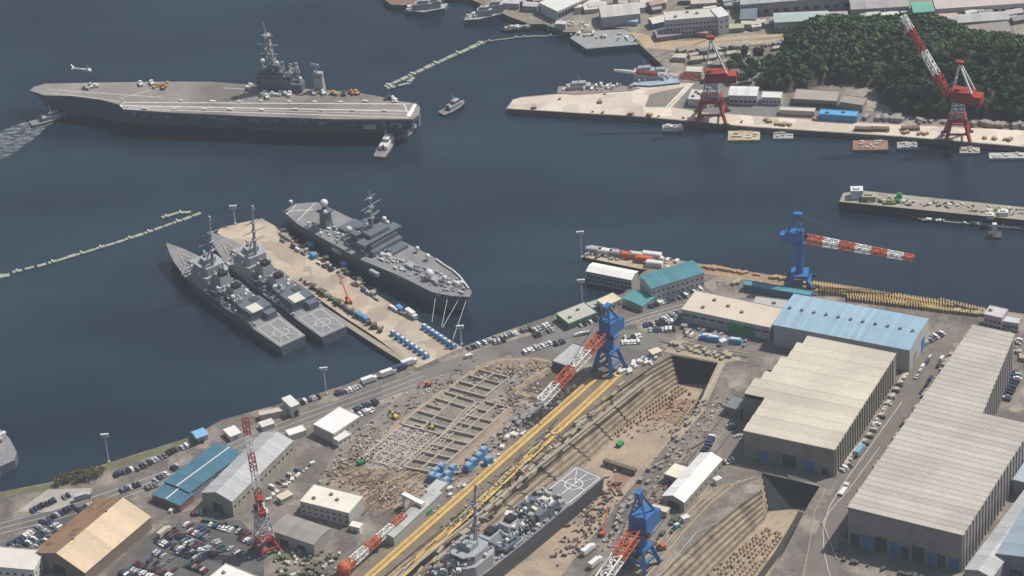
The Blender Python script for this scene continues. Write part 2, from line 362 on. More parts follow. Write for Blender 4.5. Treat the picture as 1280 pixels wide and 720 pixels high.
# crane rails beside the big dock
def rail(px0, px1, label):
    a, b = G(*px0), G(*px1); d = (b-a).normalized(); n = Vector((-d.y, d.x, 0))
    t = thing('crane_rail', label, 'crane rail', a)
    for nm, off, wd, m, hh in (('beam', 0, 3.2, mat('rail_concrete', (.46, .3, .13), var=.35, scale=.1), .5), ('kerb', 2.2, 1.3, M_yellow, .7), ('kerb', -2.2, 1.3, mat('kerb_ochre', (.5, .36, .13), var=.3, scale=.2), .7), ('rail', 0, .25, M_steel, .75)):
        q = MB().bar(n*off+Vector((0, 0, hh/2)), (b-a)+n*off+Vector((0, 0, hh/2)), wd, hh); q.build(nm, m, t)
rail((742, 474), (400, 775), 'yellow kerbed crane rail beside the excavated foundations')
rail((776, 465), (425, 790), 'yellow kerbed crane rail nearest the stepped wall of the large dry dock')
for a, b, lb in (((640, 510), (560, 578), 'grey cable trench cover strip between foundations and yellow rail'), ((815, 470), (500, 722), 'low pale coping kerb along the top of the dry dock steps')):
    A, B = G(*a), G(*b); tag(MB().bar((0, 0, .4), B-A+Vector((0, 0, .4)), 1.6, .8).build('coping_kerb', M_conc, loc=A), lb, 'kerb')

# ------------------------------------------------------------------ buildings
def frame(A, B, D, zt):
    a, b, d = G(*A, zt), G(*B, zt), G(*D, zt); u = b-a; L = u.length; u.normalize(); v = Vector((-u.y, u.x, 0)); W = (d-a).dot(v)
    if W < 0: raise ValueError('corner order '+str((A, B, D)))
    return a, L, W, math.atan2(u.y, u.x)
def wallmat(col, **k): return mat('wall_%d_%d_%d' % tuple(int(c*100) for c in col), col, var=.12, scale=.15, fine=1.2, **k)
def roofmat(col, **k): return mat('roof_%d_%d_%d%s' % (*[int(c*100) for c in col], 's%g%d' % (k.get('stripe', 0), k.get('sdir', 0))), col, var=.12, scale=.06, fine=.5, rough=.7, **k)
def building(label, A, B, D, h, roof='flat', rh=0, wall=(.5, .48, .44), rcol=(.5, .48, .44), z=ZL, name='warehouse', cat='building', win=(), doors=(), vents=0, stripe=None, group=None, wstripe=None, over=.4, notch=None, rcol2=None, cap=0):
    """A front-left, B front-right, D back-left roof corners (pixels). roof: flat, gx (ridge along front), gy (ridge front to back), multi"""
    a, L, W, az = frame(A, B, D, z+h)
    t = thing(name, label, cat, (a.x, a.y, z), az, group)
    wm = wallmat(wall, **({'stripe': wstripe, 'sdir': 1, 'sdark': .75} if wstripe else {}))
    rm = roofmat(rcol, **({'stripe': stripe, 'sdir': 0 if roof != 'gy' else 1, 'sdark': .93} if stripe else {}))
    w_ = MB(); r = MB(); o = over
    if roof == 'gy':
        w_.add([(0, 0, 0), (L, 0, 0), (L, W, 0), (0, W, 0), (0, 0, h), (L, 0, h), (L, W, h), (0, W, h), (L/2, 0, h+rh-.05), (L/2, W, h+rh-.05)],
               [(0, 1, 5, 8, 4), (1, 2, 6, 5), (2, 3, 7, 9, 6), (3, 0, 4, 7)])
        for s in (0, 1):
            if s == 0 and rcol2: r0 = r; r = MB()
            if s == 1 and rcol2: r2_ = r; r = r0
            x0, x1 = (-o, L/2) if s == 0 else (L/2, L+o); za = h-o*rh/(L/2); z0, z1 = (za, h+rh) if s == 0 else (h+rh, za)
            r.add([(x0, -o, z0), (x1, -o, z1), (x1, W+o, z1), (x0, W+o, z0)]+[(x0, -o, z0+.3), (x1, -o, z1+.3), (x1, W+o, z1+.3), (x0, W+o, z0+.3)],
                  [(3, 2, 1, 0), (4, 5, 6, 7), (0, 1, 5, 4), (1, 2, 6, 5), (2, 3, 7, 6), (3, 0, 4, 7)])
    elif roof == 'gx':
        w_.add([(0, 0, 0), (L, 0, 0), (L, W, 0), (0, W, 0), (0, 0, h), (L, 0, h), (L, W, h), (0, W, h), (0, W/2, h+rh-.05), (L, W/2, h+rh-.05)],
               [(0, 1, 5, 4), (1, 2, 6, 9, 5), (2, 3, 7, 6), (3, 0, 4, 8, 7)])
        for s in (0, 1):
            y0, y1 = (-o, W/2) if s == 0 else (W/2, W+o); za = h-o*rh/(W/2); z0, z1 = (za, h+rh) if s == 0 else (h+rh, za)
            r.add([(-o, y0, z0), (L+o, y0, z0), (L+o, y1, z1), (-o, y1, z1)]+[(-o, y0, z0+.3), (L+o, y0, z0+.3), (L+o, y1, z1+.3), (-o, y1, z1+.3)],
                  [(3, 2, 1, 0), (4, 5, 6, 7), (0, 1, 5, 4), (1, 2, 6, 5), (2, 3, 7, 6), (3, 0, 4, 7)])
    else:
        w_.add([(0, 0, 0), (L, 0, 0), (L, W, 0), (0, W, 0), (0, 0, h), (L, 0, h), (L, W, h), (0, W, h)], [(0, 1, 5, 4), (1, 2, 6, 5), (2, 3, 7, 6), (3, 0, 4, 7)])
        r.box(L/2, W/2, h, L+2*o, W+2*o, .35)
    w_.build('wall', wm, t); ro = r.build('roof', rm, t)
    if rcol2: r2_.build('roof', roofmat(rcol2, dirt=(tuple(c*.6 for c in rcol2), .12)), t)
    if roof == 'flat' and L > 9:
        p = MB()
        for x, y, sx, sy in ((L/2, -o+.2, L+2*o, .3), (L/2, W+o-.2, L+2*o, .3), (-o+.2, W/2, .3, W+2*o-.6), (L+o-.2, W/2, .3, W+2*o-.6)): p.box(x, y, h+.35, sx, sy, .35)
        p.build('parapet', wm, ro)
    if cap: MB().box(L/2, W/2, h+rh+.25, L, .7, .3).build('ridge_cap', M_white, ro)
    for side, n, z0, ww, hh in win:                     # rows of windows; side f front, r right
        ln = L if side == 'f' else W
        for i in range(n):
            u = (i+.5)*ln/n; q = MB()
            if side == 'f': q.box(u, -.05, z0, ww, .14, hh)
            else: q.box(L+.05, u, z0, .14, ww, hh)
            q.build('window', M_glass, t)
    for side, u, ww, hh, dm in doors:
        q = MB(); ln = L if side == 'f' else W
        if side == 'f': q.box(u*ln, -.08, 0, ww, .2, hh)
        else: q.box(L+.08, u*ln, 0, .2, ww, hh)
        q.build('door', dm, t)
    for i in range(vents):
        v = MB(); u = (i+.5)/vents
        if roof == 'gx': v.cyl((u*L, W/2, h+rh+.2), (u*L, W/2, h+rh+1.6), 1.0, 1.1)
        elif roof == 'gy': v.cyl((L/2, u*W, h+rh+.2), (L/2, u*W, h+rh+1.6), .7, .8)
        else: v.box(L*(.2+.6*((i*37) % 10)/10), W*(.2+.6*u), h+.35, 2.2, 1.6, 1.3)
        v.build('roof_vent', mat('vent_grey', (.2, .21, .22)), ro)
    return t, L, W

M_bdoor = mat('blue_door', (.06, .16, .33), var=.3); M_ddoor = mat('dark_door', (.04, .045, .05), var=.3); M_gdoor = mat('grey_door', (.3, .31, .32))

def stepped_hall(label, A, B, D, h, nb, wall, rcol, outline, ribs, name='assembly_hall', z=ZL, doors=(), sub=1, sdark=.8):
    """big hall: roof of nb shallow sawtooth bays running parallel to the front; outline in fractions of L, W"""
    a, L, W, az = frame(A, B, D, z+h); t = thing(name, label, 'building', (a.x, a.y, z), az)
    poly = [(x*L, y*W) for x, y in outline]
    w_ = MB(); n = len(poly)
    w_.add([(p[0], p[1], 0) for p in poly]+[(p[0], p[1], h) for p in poly], [(i, (i+1) % n, n+(i+1) % n, n+i) for i in range(n)])
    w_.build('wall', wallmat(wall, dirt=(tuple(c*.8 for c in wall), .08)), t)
    def xr(y):                                         # x extent of the outline at depth y
        xs = []
        for i in range(n):
            (x1, y1), (x2, y2) = poly[i], poly[(i+1) % n]
            if (y1 > y) != (y2 > y): xs.append(x1+(x2-x1)*(y-y1)/(y2-y1))
        return min(xs), max(xs)
    r = MB(); d = W/nb
    for i in range(nb):
        y0, y1 = i*d, (i+1)*d; x0, x1 = xr((y0+y1)/2); x0 -= .5; x1 += .5; ya = y0-.5 if i == 0 else y0
        k = h+.9; ys = y0+d*.82
        r.add([(x0, ya, h+.1), (x1, ya, h+.1), (x1, ys, k), (x0, ys, k), (x1, y1, h+.1), (x0, y1, h+.1)], [(0, 1, 2, 3), (3, 2, 4, 5)])
        r.add([(x0, ya, h-.5), (x1, ya, h-.5), (x1, ya, h+.1), (x0, ya, h+.1)], [(0, 1, 2, 3)])
        r.add([(x0, y, zz) for y, zz in ((ya, h-.5), (ya, h+.1), (ys, k), (y1, h+.1), (y1, h-.5))], [(0, 1, 2, 3, 4)])
        r.add([(x1, y, zz) for y, zz in ((ya, h-.5), (y1, h-.5), (y1, h+.1), (ys, k), (ya, h+.1))], [(0, 1, 2, 3, 4)])
    r.build('roof', roofmat(rcol, stripe=d/sub, sdir=1, sdark=sdark, dirt=(tuple(c*.86 for c in rcol), .03)), t)  # dark stripe in each bay paints the slope shading of the ribs
    for i in range(ribs):
        y = (i+.5)*W/ribs
        if y < W*.97: MB().box(xr(y)[1]+.35, y, 0, .7, 1.3, h-1).build('buttress', wallmat(tuple(min(1, c*1.1) for c in wall)), t)
    for u, ww, hh, dm in doors: MB().box(u*L, -.1, 0, ww, .3, hh).build('door', dm, t)
    return t, L, W
# building A, tan hall
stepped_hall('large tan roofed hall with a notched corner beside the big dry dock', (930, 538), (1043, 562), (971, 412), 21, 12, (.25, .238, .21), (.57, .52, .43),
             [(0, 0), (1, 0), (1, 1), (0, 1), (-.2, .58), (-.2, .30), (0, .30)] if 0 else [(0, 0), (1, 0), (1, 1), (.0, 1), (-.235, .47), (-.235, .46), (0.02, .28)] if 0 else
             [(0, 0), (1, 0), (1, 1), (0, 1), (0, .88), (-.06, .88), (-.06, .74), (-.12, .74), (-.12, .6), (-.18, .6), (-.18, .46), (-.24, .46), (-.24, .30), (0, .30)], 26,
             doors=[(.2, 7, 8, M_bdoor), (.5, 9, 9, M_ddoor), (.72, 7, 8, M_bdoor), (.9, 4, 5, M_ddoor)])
# building B, the biggest hall
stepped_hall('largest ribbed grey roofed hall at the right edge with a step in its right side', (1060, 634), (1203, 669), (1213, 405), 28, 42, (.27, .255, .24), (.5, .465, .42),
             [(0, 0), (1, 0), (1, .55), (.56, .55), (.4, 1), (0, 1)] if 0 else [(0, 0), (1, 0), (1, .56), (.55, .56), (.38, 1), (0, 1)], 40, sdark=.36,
             doors=[(.06, 6, 9, M_ddoor), (.17, 8, 10, M_bdoor), (.29, 8, 11, M_ddoor), (.41, 6, 10, M_bdoor), (.5, 5, 8, M_ddoor), (.62, 8, 11, M_ddoor), (.73, 6, 9, M_bdoor), (.82, 5, 9, M_ddoor), (.93, 6, 9, M_bdoor)])
building('pale blue roofed hall with a row of dark round ridge vents', (967, 406), (1137, 438), (1004, 370), 17, 'gx', 1.6, (.42, .43, .43), (.27, .4, .5), vents=11, stripe=3, name='assembly_hall', doors=[('r', .3, 7, 9, M_gdoor), ('r', .7, 7, 9, M_bdoor)])
building('wide beige roofed office with a green netted wall panel', (852, 387), (962, 410), (880, 366), 10, 'flat', 0, (.4, .41, .42), (.56, .49, .4), name='office_building', win=[('f', 10, 5.5, 5, 1.6)], vents=4)
building('two storey building with teal roof and rows of small windows on the quay', (814, 361), (880, 341), (798, 346), 12, 'gx', 1.5, (.5, .49, .46), (.07, .21, .25), stripe=4, name='quay_building', win=[('f', 11, 7.5, 1.3, 1.5), ('f', 11, 3, 1.3, 1.5)])
building('small teal roofed hut beside the larger teal roofed building', (803, 383), (818, 372), (783, 369), 5, 'gx', 1, (.3, .33, .3), (.08, .25, .27), name='hut', doors=[('f', .5, 3, 3, M_ddoor)])
building('small cream roofed block behind the blue crane head', (757, 383), (777, 374), (750, 374), 7, 'flat', 0, (.5, .47, .4), (.62, .56, .42), name='hut', win=[('f', 3, 3, 1.5, 1.5)])
building('low grey green roofed shed with green fascia on the quay', (711, 405), (746, 391), (689, 395), 5, 'flat', 0, (.12, .22, .16), (.42, .42, .36), name='shed', vents=2, doors=[('r', .5, 3, 3, M_ddoor)])
building('small green edged hut next to the quay light mast', (735, 387), (752, 382), (727, 381), 4, 'flat', 0, (.1, .2, .15), (.35, .4, .33), name='hut', doors=[('f', .5, 2, 2.5, M_gdoor)])
building('grey office block with dark windows between beige and blue roofs', (938, 387), (978, 392), (944, 371), 7, 'flat', 0, (.38, .37, .36), (.4, .39, .38), name='office_building', win=[('f', 8, 3, 2.4, 1.8)], vents=2)
building('long low teal roofed canopy at the foot of the blue quay crane', (929, 356), (1012, 370), (933, 351), 5, 'flat', 0, (.06, .16, .2), (.08, .26, .32), name='canopy')
building('white roofed workshop in the middle of the quay lane', (417, 543), (450, 521), (384, 536), 8, 'flat', 0, (.42, .41, .38), (.72, .71, .7), name='workshop', doors=[('f', .25, 5, 4, M_bdoor), ('r', .5, 6, 5, M_ddoor)], win=[('f', 5, 4.5, 2, 1.2)])
building('small white lean to block in front of the white roofed workshop', (423, 552), (439, 543), (417, 546), 5, 'flat', 0, (.68, .66, .6), (.66, .64, .6), name='annex', win=[('f', 3, 2.5, 1.2, 1)])
building('cream building with two rows of windows and a white roof', (375, 627), (436, 642), (400, 608), 10, 'flat', 0, (.42, .41, .4), (.68, .64, .56), name='office_building', win=[('f', 8, 6.2, 1.6, 1.4), ('f', 8, 2.4, 1.6, 1.4)], vents=3, doors=[('r', .3, 3, 3, M_gdoor)])
building('white entrance porch of the cream office', (437, 657), (449, 660), (441, 652), 4, 'flat', 0, (.68, .66, .62), (.7, .68, .62), name='annex', doors=[('f', .5, 2, 2.5, M_gdoor)])
building('plain grey roofed shed below the cream office', (338, 663), (392, 681), (350, 640), 9, 'gx', 1.2, (.34, .32, .29), (.26, .245, .225), stripe=3, name='shed', doors=[('f', .3, 6, 5, M_ddoor), ('f', .7, 6, 5, M_ddoor)])
building('long grey gabled warehouse behind the red and white crane', (252, 616), (290, 627), (343, 545), 12, 'gy', 4, (.36, .34, .28), (.4, .41, .42), stripe=4, wstripe=4, doors=[('f', .5, 8, 7, M_ddoor)], win=[('r', 14, 6, 2, 1.5)])
building('long gable shed with one tan and one brown roof slope by the car park', (40, 691), (106, 716), (132, 626), 9, 'gy', 7.5, (.22, .17, .13), (.58, .45, .31), stripe=14, rcol2=(.28, .17, .1), doors=[('f', .5, 10, 7, M_ddoor)], vents=2)  # left slope is darker and browner than the right
building('teal roofed shed with a pale ridge strip beside the road', (237, 616), (303, 567), (207, 601), 6, 'gx', .8, (.2, .25, .3), (.055, .15, .21), stripe=6, name='shed', cap=1, doors=[('f', .5, 5, 4, M_ddoor)])
building('small teal roofed shed in front of the longer teal one', (225, 632), (242, 618), (192, 617), 5, 'gx', .6, (.25, .12, .1), (.055, .15, .21), stripe=6, name='shed', cap=1)
building('white walled block cut off at the lower left corner', (-16, 708), (42, 713), (-6, 684), 10, 'flat', 0, (.6, .61, .6), (.6, .57, .52), name='office_building', win=[('f', 6, 5, 2, 1.6), ('r', 3, 5, 1.6, 1.6), ('r', 3, 1.5, 1.6, 1.6)])
building('white roofed block at the bottom edge below the car park', (262, 722), (300, 738), (284, 706), 8, 'flat', 0, (.5, .49, .46), (.7, .68, .63), name='workshop', vents=1)
building('long bright white gabled shed beside the small dry dock', (828, 620), (855, 628), (880, 568), 8, 'gy', 3, (.33, .3, .27), (.74, .73, .7), name='shed', stripe=5, doors=[('f', .5, 8, 6, M_ddoor)], win=[('r', 8, 3, 1.5, 1.5)])
building('small cream roofed cabin left of the bright white shed', (830, 593), (848, 599), (843, 579), 6, 'flat', 0, (.2, .21, .2), (.66, .64, .53), name='cabin', doors=[('f', .4, 3, 3, M_ddoor)])
building('cream roofed cabin beside the blue jib crane in the docks', (813, 636), (833, 641), (816, 630), 4, 'flat', 0, (.4, .36, .28), (.6, .55, .42), name='cabin', doors=[('f', .4, 2, 2.5, M_ddoor)])
building('tall narrow gate tower with flat roof by the quay', (364, 509), (374, 505), (351, 499), 9, 'flat', 0, (.5, .5, .44), (.6, .6, .56), name='gate_tower', doors=[('f', .5, 3, 5, M_ddoor)])
building('low long beige wall roofed store left of the gate tower', (325, 520), (359, 513), (322, 515), 4, 'flat', 0, (.42, .38, .32), (.5, .45, .38), name='store')
building('white hut on the quay grass beside a blue one', (288, 546), (301, 541), (286, 535), 4, 'flat', 0, (.6, .6, .58), (.68, .68, .66), name='hut', doors=[('f', .5, 2, 2.5, M_gdoor)])
building('pale blue roofed hut on the quay edge by the shrubs', (246, 548), (260, 543), (243, 539), 4, 'gx', .8, (.4, .42, .44), (.2, .42, .62), name='hut', doors=[('f', .5, 2, 2.5, M_gdoor)])
building('low pale hut on the road below the gate tower', (328, 534), (343, 529), (325, 528), 3.5, 'flat', 0, (.5, .48, .44), (.6, .58, .54), name='hut')
building('narrow white roofed hut above the grey gabled warehouse', (362, 545), (383, 538), (359, 538), 4, 'flat', 0, (.5, .5, .48), (.74, .73, .72), name='hut')
building('small beige hut by the crane foot road', (352, 625), (366, 618), (346, 620), 4, 'flat', 0, (.5, .45, .34), (.56, .5, .38), name='hut')
building('long narrow grey shed along the yellow crane rail', (492, 672), (552, 616), (478, 668), 7, 'gx', .8, (.36, .36, .35), (.38, .39, .39), name='shed', stripe=6)
building('upper narrow grey shed by blue machines', (545, 618), (560, 604), (532, 613), 5, 'flat', 0, (.34, .34, .33), (.45, .46, .45), name='shed')
building('grey flat roofed yard shed under the crane jib', (709, 458), (735, 436), (692, 450), 6, 'flat', 0, (.1, .12, .13), (.4, .4, .39), name='shed', doors=[('f', .3, 4, 4, M_ddoor)])
building('cream cabin at the head of the big dry dock', (816, 443), (827, 439), (812, 438), 4, 'flat', 0, (.5, .45, .36), (.62, .55, .44), name='cabin')
building('grey stepped block with pale roof bands on the far quay', (1230, 393), (1252, 398), (1236, 382), 11, 'flat', 0, (.36, .35, .35), (.5, .48, .46), name='office_building', win=[('f', 4, 6, 2, 1.6), ('f', 4, 2, 2, 1.6)], vents=1)
building('low grey block right of the stepped quay block', (1253, 402), (1273, 405), (1256, 395), 7, 'flat', 0, (.34, .34, .38), (.5, .5, .52), name='office_building', win=[('f', 4, 3, 2, 1.6)])
building('narrow pale gabled annex right of the largest hall', (1206, 712), (1240, 722), (1286, 590), 12, 'gy', 2.5, (.3, .3, .3), (.42, .43, .44), name='annex', stripe=8)
building('blue grey roofed hall cut off at the lower right corner', (1246, 692), (1330, 712), (1276, 632), 15, 'gy', 3, (.2, .21, .23), (.27, .33, .38), name='workshop', stripe=6, doors=[('f', .3, 8, 6, M_ddoor)])
building('light blue roofed strip building at the right edge', (1266, 600), (1330, 616), (1296, 540), 12, 'flat', 0, (.3, .32, .35), (.33, .4, .46), name='workshop')
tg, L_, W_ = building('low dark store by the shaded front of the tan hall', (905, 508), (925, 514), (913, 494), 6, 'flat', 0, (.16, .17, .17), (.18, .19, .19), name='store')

# far shore buildings
def far(label, A, B, D, h, **k): return building(label, A, B, D, h, z=ZF, **k)
far('white walled hall with dark openings at the top edge', (674, 4), (697, 15), (716, -22), 9, roof='flat', wall=(.55, .56, .58), rcol=(.6, .6, .58), win=[('r', 12, 3, 3, 4)])
far('white factory with window rows behind the red crane', (832, 26), (897, 21), (834, 15), 15, roof='flat', wall=(.42, .43, .46), rcol=(.5, .49, .45), name='factory', win=[('f', 14, 10, 1.6, 1.5), ('f', 14, 6, 1.6, 1.5), ('f', 14, 2, 1.6, 1.5)], vents=3)
far('taller white end block of the window rowed factory', (898, 22), (911, 19), (896, 10), 16, roof='flat', wall=(.58, .58, .6), rcol=(.6, .6, .6), name='factory', win=[('f', 2, 11, 1.6, 1.5), ('f', 2, 6, 1.6, 1.5)])
far('long grey warehouse along the top edge', (926, 6), (1128, -10), (924, -8), 11, roof='gx', rh=2, wall=(.3, .3, .31), rcol=(.36, .36, .37), win=[('f', 16, 2, 4, 3)], stripe=8)
far('pale green roofed hall on the far shore', (968, 28), (1036, 25), (962, 17), 9, roof='gx', rh=2.5, wall=(.3, .33, .33), rcol=(.38, .45, .43), name='hall', win=[('f', 9, 2, 2.5, 2)])
far('low grey roofed shed beside the pale green hall', (1034, 27), (1060, 26), (1040, 15), 7, roof='gx', rh=2, wall=(.3, .28, .27), rcol=(.34, .32, .31), name='shed')
far('green walled shed near the top right', (1142, 16), (1168, 14), (1140, 4), 9, roof='gx', rh=1.5, wall=(.1, .24, .2), rcol=(.14, .36, .28), name='shed')
far('dark grey walled depot behind the wooded hill', (1214, 48), (1268, 42), (1210, 32), 12, roof='flat', wall=(.16, .17, .2), rcol=(.26, .23, .22), name='depot')
far('long pale depot in the upper right corner', (1170, 12), (1290, 4), (1172, -6), 8, roof='flat', wall=(.5, .45, .42), rcol=(.45, .4, .38), name='depot', win=[('f', 12, 2, 3, 3)])
far('wide white roofed store near the left red crane', (911, 119), (946, 120), (912, 108), 8, roof='gx', rh=1.5, wall=(.42, .43, .46), rcol=(.62, .63, .65), name='store', stripe=3, win=[('f', 6, 2, 2.5, 2)])
far('small white block right of the wide white store', (952, 122), (976, 123), (956, 115), 6, roof='flat', wall=(.5, .51, .52), rcol=(.62, .62, .6), name='store', win=[('f', 5, 2, 1.6, 1.6)])
far('rounded white tank house beside the left red crane', (860, 124), (884, 126), (864, 112), 6, roof='flat', wall=(.5, .5, .5), rcol=(.5, .5, .48), name='store', vents=4)
far('long pale low store left of the blue roofed one', (975, 138), (1018, 140), (978, 134), 4, roof='flat', wall=(.45, .42, .38), rcol=(.52, .48, .42), name='store')
far('long bright blue roofed store on the apron', (1024, 143), (1071, 146), (1026, 137), 5, roof='flat', wall=(.08, .25, .45), rcol=(.1, .34, .6), name='store', vents=2)
far('dark windowed terrace block on the slope', (992, 124), (1046, 127), (1000, 112), 7, roof='flat', wall=(.24, .2, .18), rcol=(.34, .3, .26), name='terrace_block', win=[('f', 3, 1.5, 10, 3)])
far('curved retaining block under the wooded cliff', (1050, 128), (1078, 132), (1046, 118), 6, roof='flat', wall=(.3, .28, .26), rcol=(.3, .27, .24), name='terrace_block')
far('low white roofed hut by the inlet', (816, 30), (834, 26), (806, 24), 5, roof='gx', rh=1.5, wall=(.12, .2, .35), rcol=(.58, .57, .52), name='hut')
far('grey roofed workshop at the top by the factory', (864, 6), (896, 4), (862, -2), 7, roof='flat', wall=(.25, .24, .23), rcol=(.44, .4, .35), name='workshop')
far('dark blue grey shed right of the factory', (925, 24), (945, 24), (912, 6), 7, roof='gx', rh=1, wall=(.14, .16, .2), rcol=(.14, .17, .21), name='shed')
far('long grey shed behind the wooded hill near the right edge', (1180, 30), (1262, 24), (1178, 20), 9, roof='gx', rh=2, wall=(.28, .28, .3), rcol=(.4, .4, .4), name='shed', stripe=6)
far('long dull shed above the car rows of the far yard', (1064, 12), (1136, 8), (1060, 0), 8, roof='gx', rh=2, wall=(.3, .3, .3), rcol=(.33, .32, .31), name='shed', stripe=6)
far('broad pale grey works hall left of the windowed factory', (752, 22), (800, 17), (748, 8), 9, roof='gx', rh=2, wall=(.35, .35, .36), rcol=(.46, .45, .43), name='hall', stripe=5)
rn = random.Random(5)
EXT = [(rn.uniform(640, 930), rn.uniform(-4, 16), rn.uniform(7, 14), rn.uniform(3, 6), rn.choice([(.5, .48, .44), (.4, .4, .42), (.6, .58, .54), (.3, .32, .34), (.36, .27, .22)])) for _ in range(40)]
EXT += [(rn.uniform(845, 985), rn.uniform(62, 84), rn.uniform(5, 9), rn.uniform(2, 4), rn.choice([(.4, .36, .3), (.25, .24, .22), (.5, .46, .4)])) for _ in range(22)]
EXT += [(rn.uniform(1060, 1280), rn.uniform(12, 34), rn.uniform(7, 14), rn.uniform(3, 6), rn.choice([(.42, .4, .38), (.4, .4, .42), (.55, .53, .5), (.26, .24, .23)])) for _ in range(26)]
EXT += [(rn.uniform(930, 1060), rn.uniform(26, 42), rn.uniform(6, 11), rn.uniform(3, 4), rn.choice([(.5, .47, .42), (.35, .36, .38), (.56, .54, .5)])) for _ in range(12)]
for i, (x, y, L2, hh, c) in enumerate(EXT+[(650, 4, 16, 6, (.6, .58, .52)), (664, 12, 12, 5, (.45, .45, .45)), (640, 8, 14, 5, (.5, .5, .5)), (750, 10, 10, 4, (.6, .55, .5)), (760, 24, 12, 5, (.65, .64, .6)), (778, 20, 11, 4, (.3, .36, .45)),
                                       (795, 14, 14, 5, (.5, .48, .44)), (810, 8, 12, 5, (.55, .52, .5)), (826, 5, 10, 6, (.2, .3, .4)), (790, 30, 10, 4, (.35, .5, .65)), (920, 38, 12, 4, (.35, .4, .3)), (938, 34, 14, 5, (.5, .48, .42)),
                                       (880, 44, 13, 4, (.35, .2, .22)), (862, 42, 10, 4, (.6, .6, .62)), (835, 46, 20, 4, (.28, .24, .28)), (850, 75, 10, 4, (.55, .5, .45)), (868, 92, 12, 4, (.6, .56, .5)), (1088, 14, 12, 5, (.5, .2, .2)),
                                       (1110, 22, 16, 4, (.6, .58, .55)), (1185, 24, 14, 4, (.55, .35, .3)), (1220, 20, 12, 5, (.5, .48, .5)), (1240, 28, 16, 5, (.6, .55, .5)), (702, 35, 8, 5, (.65, .63, .6)), (1262, 136, 12, 4, (.4, .42, .4))]):
    p = G(x, y, ZF); a = rn.uniform(-.3, .3); t = thing('small_building', 'small roofed building in the crowded strip of the far shore', 'building', p, a, 'small buildings along the far shore')
    MB().box(0, 0, 0, L2, L2*.6, hh).build('wall', wallmat(tuple(round(v*.7, 2) for v in c)), t)
    q = MB(); q.add([(-L2/2-.3, -L2*.3-.3, hh), (L2/2+.3, -L2*.3-.3, hh), (L2/2+.3, 0, hh+1.2), (-L2/2-.3, 0, hh+1.2), (L2/2+.3, L2*.3+.3, hh), (-L2/2-.3, L2*.3+.3, hh)], [(0, 1, 2, 3), (3, 2, 4, 5), (1, 4, 2), (0, 3, 5)]); q.build('roof', roofmat(c), t)
#@@NEXT
# ------------------------------------------------------------------ ships
def hull(mb, L, prof, zs, mi=0, mt=1, rake=0):
    """prof: (x, half beam at waterline, half beam at deck, deck height); zs bottom"""
    ring = []
    for x, bw, bd, zd in prof:
        xr = x-rake*(x/L)**6
        ring.append([(xr-2*(x/L)**6*rake*.3, -bw*.75, zs), (xr, -bw, 0), (x, -bd, zd), (x, bd, zd), (xr, bw, 0), (xr-2*(x/L)**6*rake*.3, bw*.75, zs)])
    for a, b in zip(ring, ring[1:]):
        mb.add(a+b, [(6, 7, 1, 0), (7, 8, 2, 1), (9, 10, 4, 3), (10, 11, 5, 4)], mi)
        mb.add([a[2], a[3], b[3], b[2]], [(3, 2, 1, 0)][::-1], mt)
    mb.add(ring[0], [(5, 4, 3, 2, 1, 0)], mi); mb.add(ring[-1], [(0, 1, 2, 3, 4, 5)], mi)
def ringline(mb, c, r, z, w=.5, n=20, mi=0):
    for i in range(n):
        a, b = 2*math.pi*i/n, 2*math.pi*(i+1)/n
        mb.add([(c[0]+rr*math.cos(t), c[1]+rr*math.sin(t), z) for t in (a, b) for rr in (r, r+w)], [(0, 1, 3, 2)], mi)
def strip(mb, p, q, z, w, mi=0):
    p, q = Vector((*p, 0)), Vector((*q, 0)); d = (q-p).normalized(); n = Vector((-d.y, d.x, 0))*w/2; k = Vector((0, 0, z))
    mb.add([p+n+k, p-n+k, q-n+k, q+n+k], [(0, 1, 2, 3)], mi)
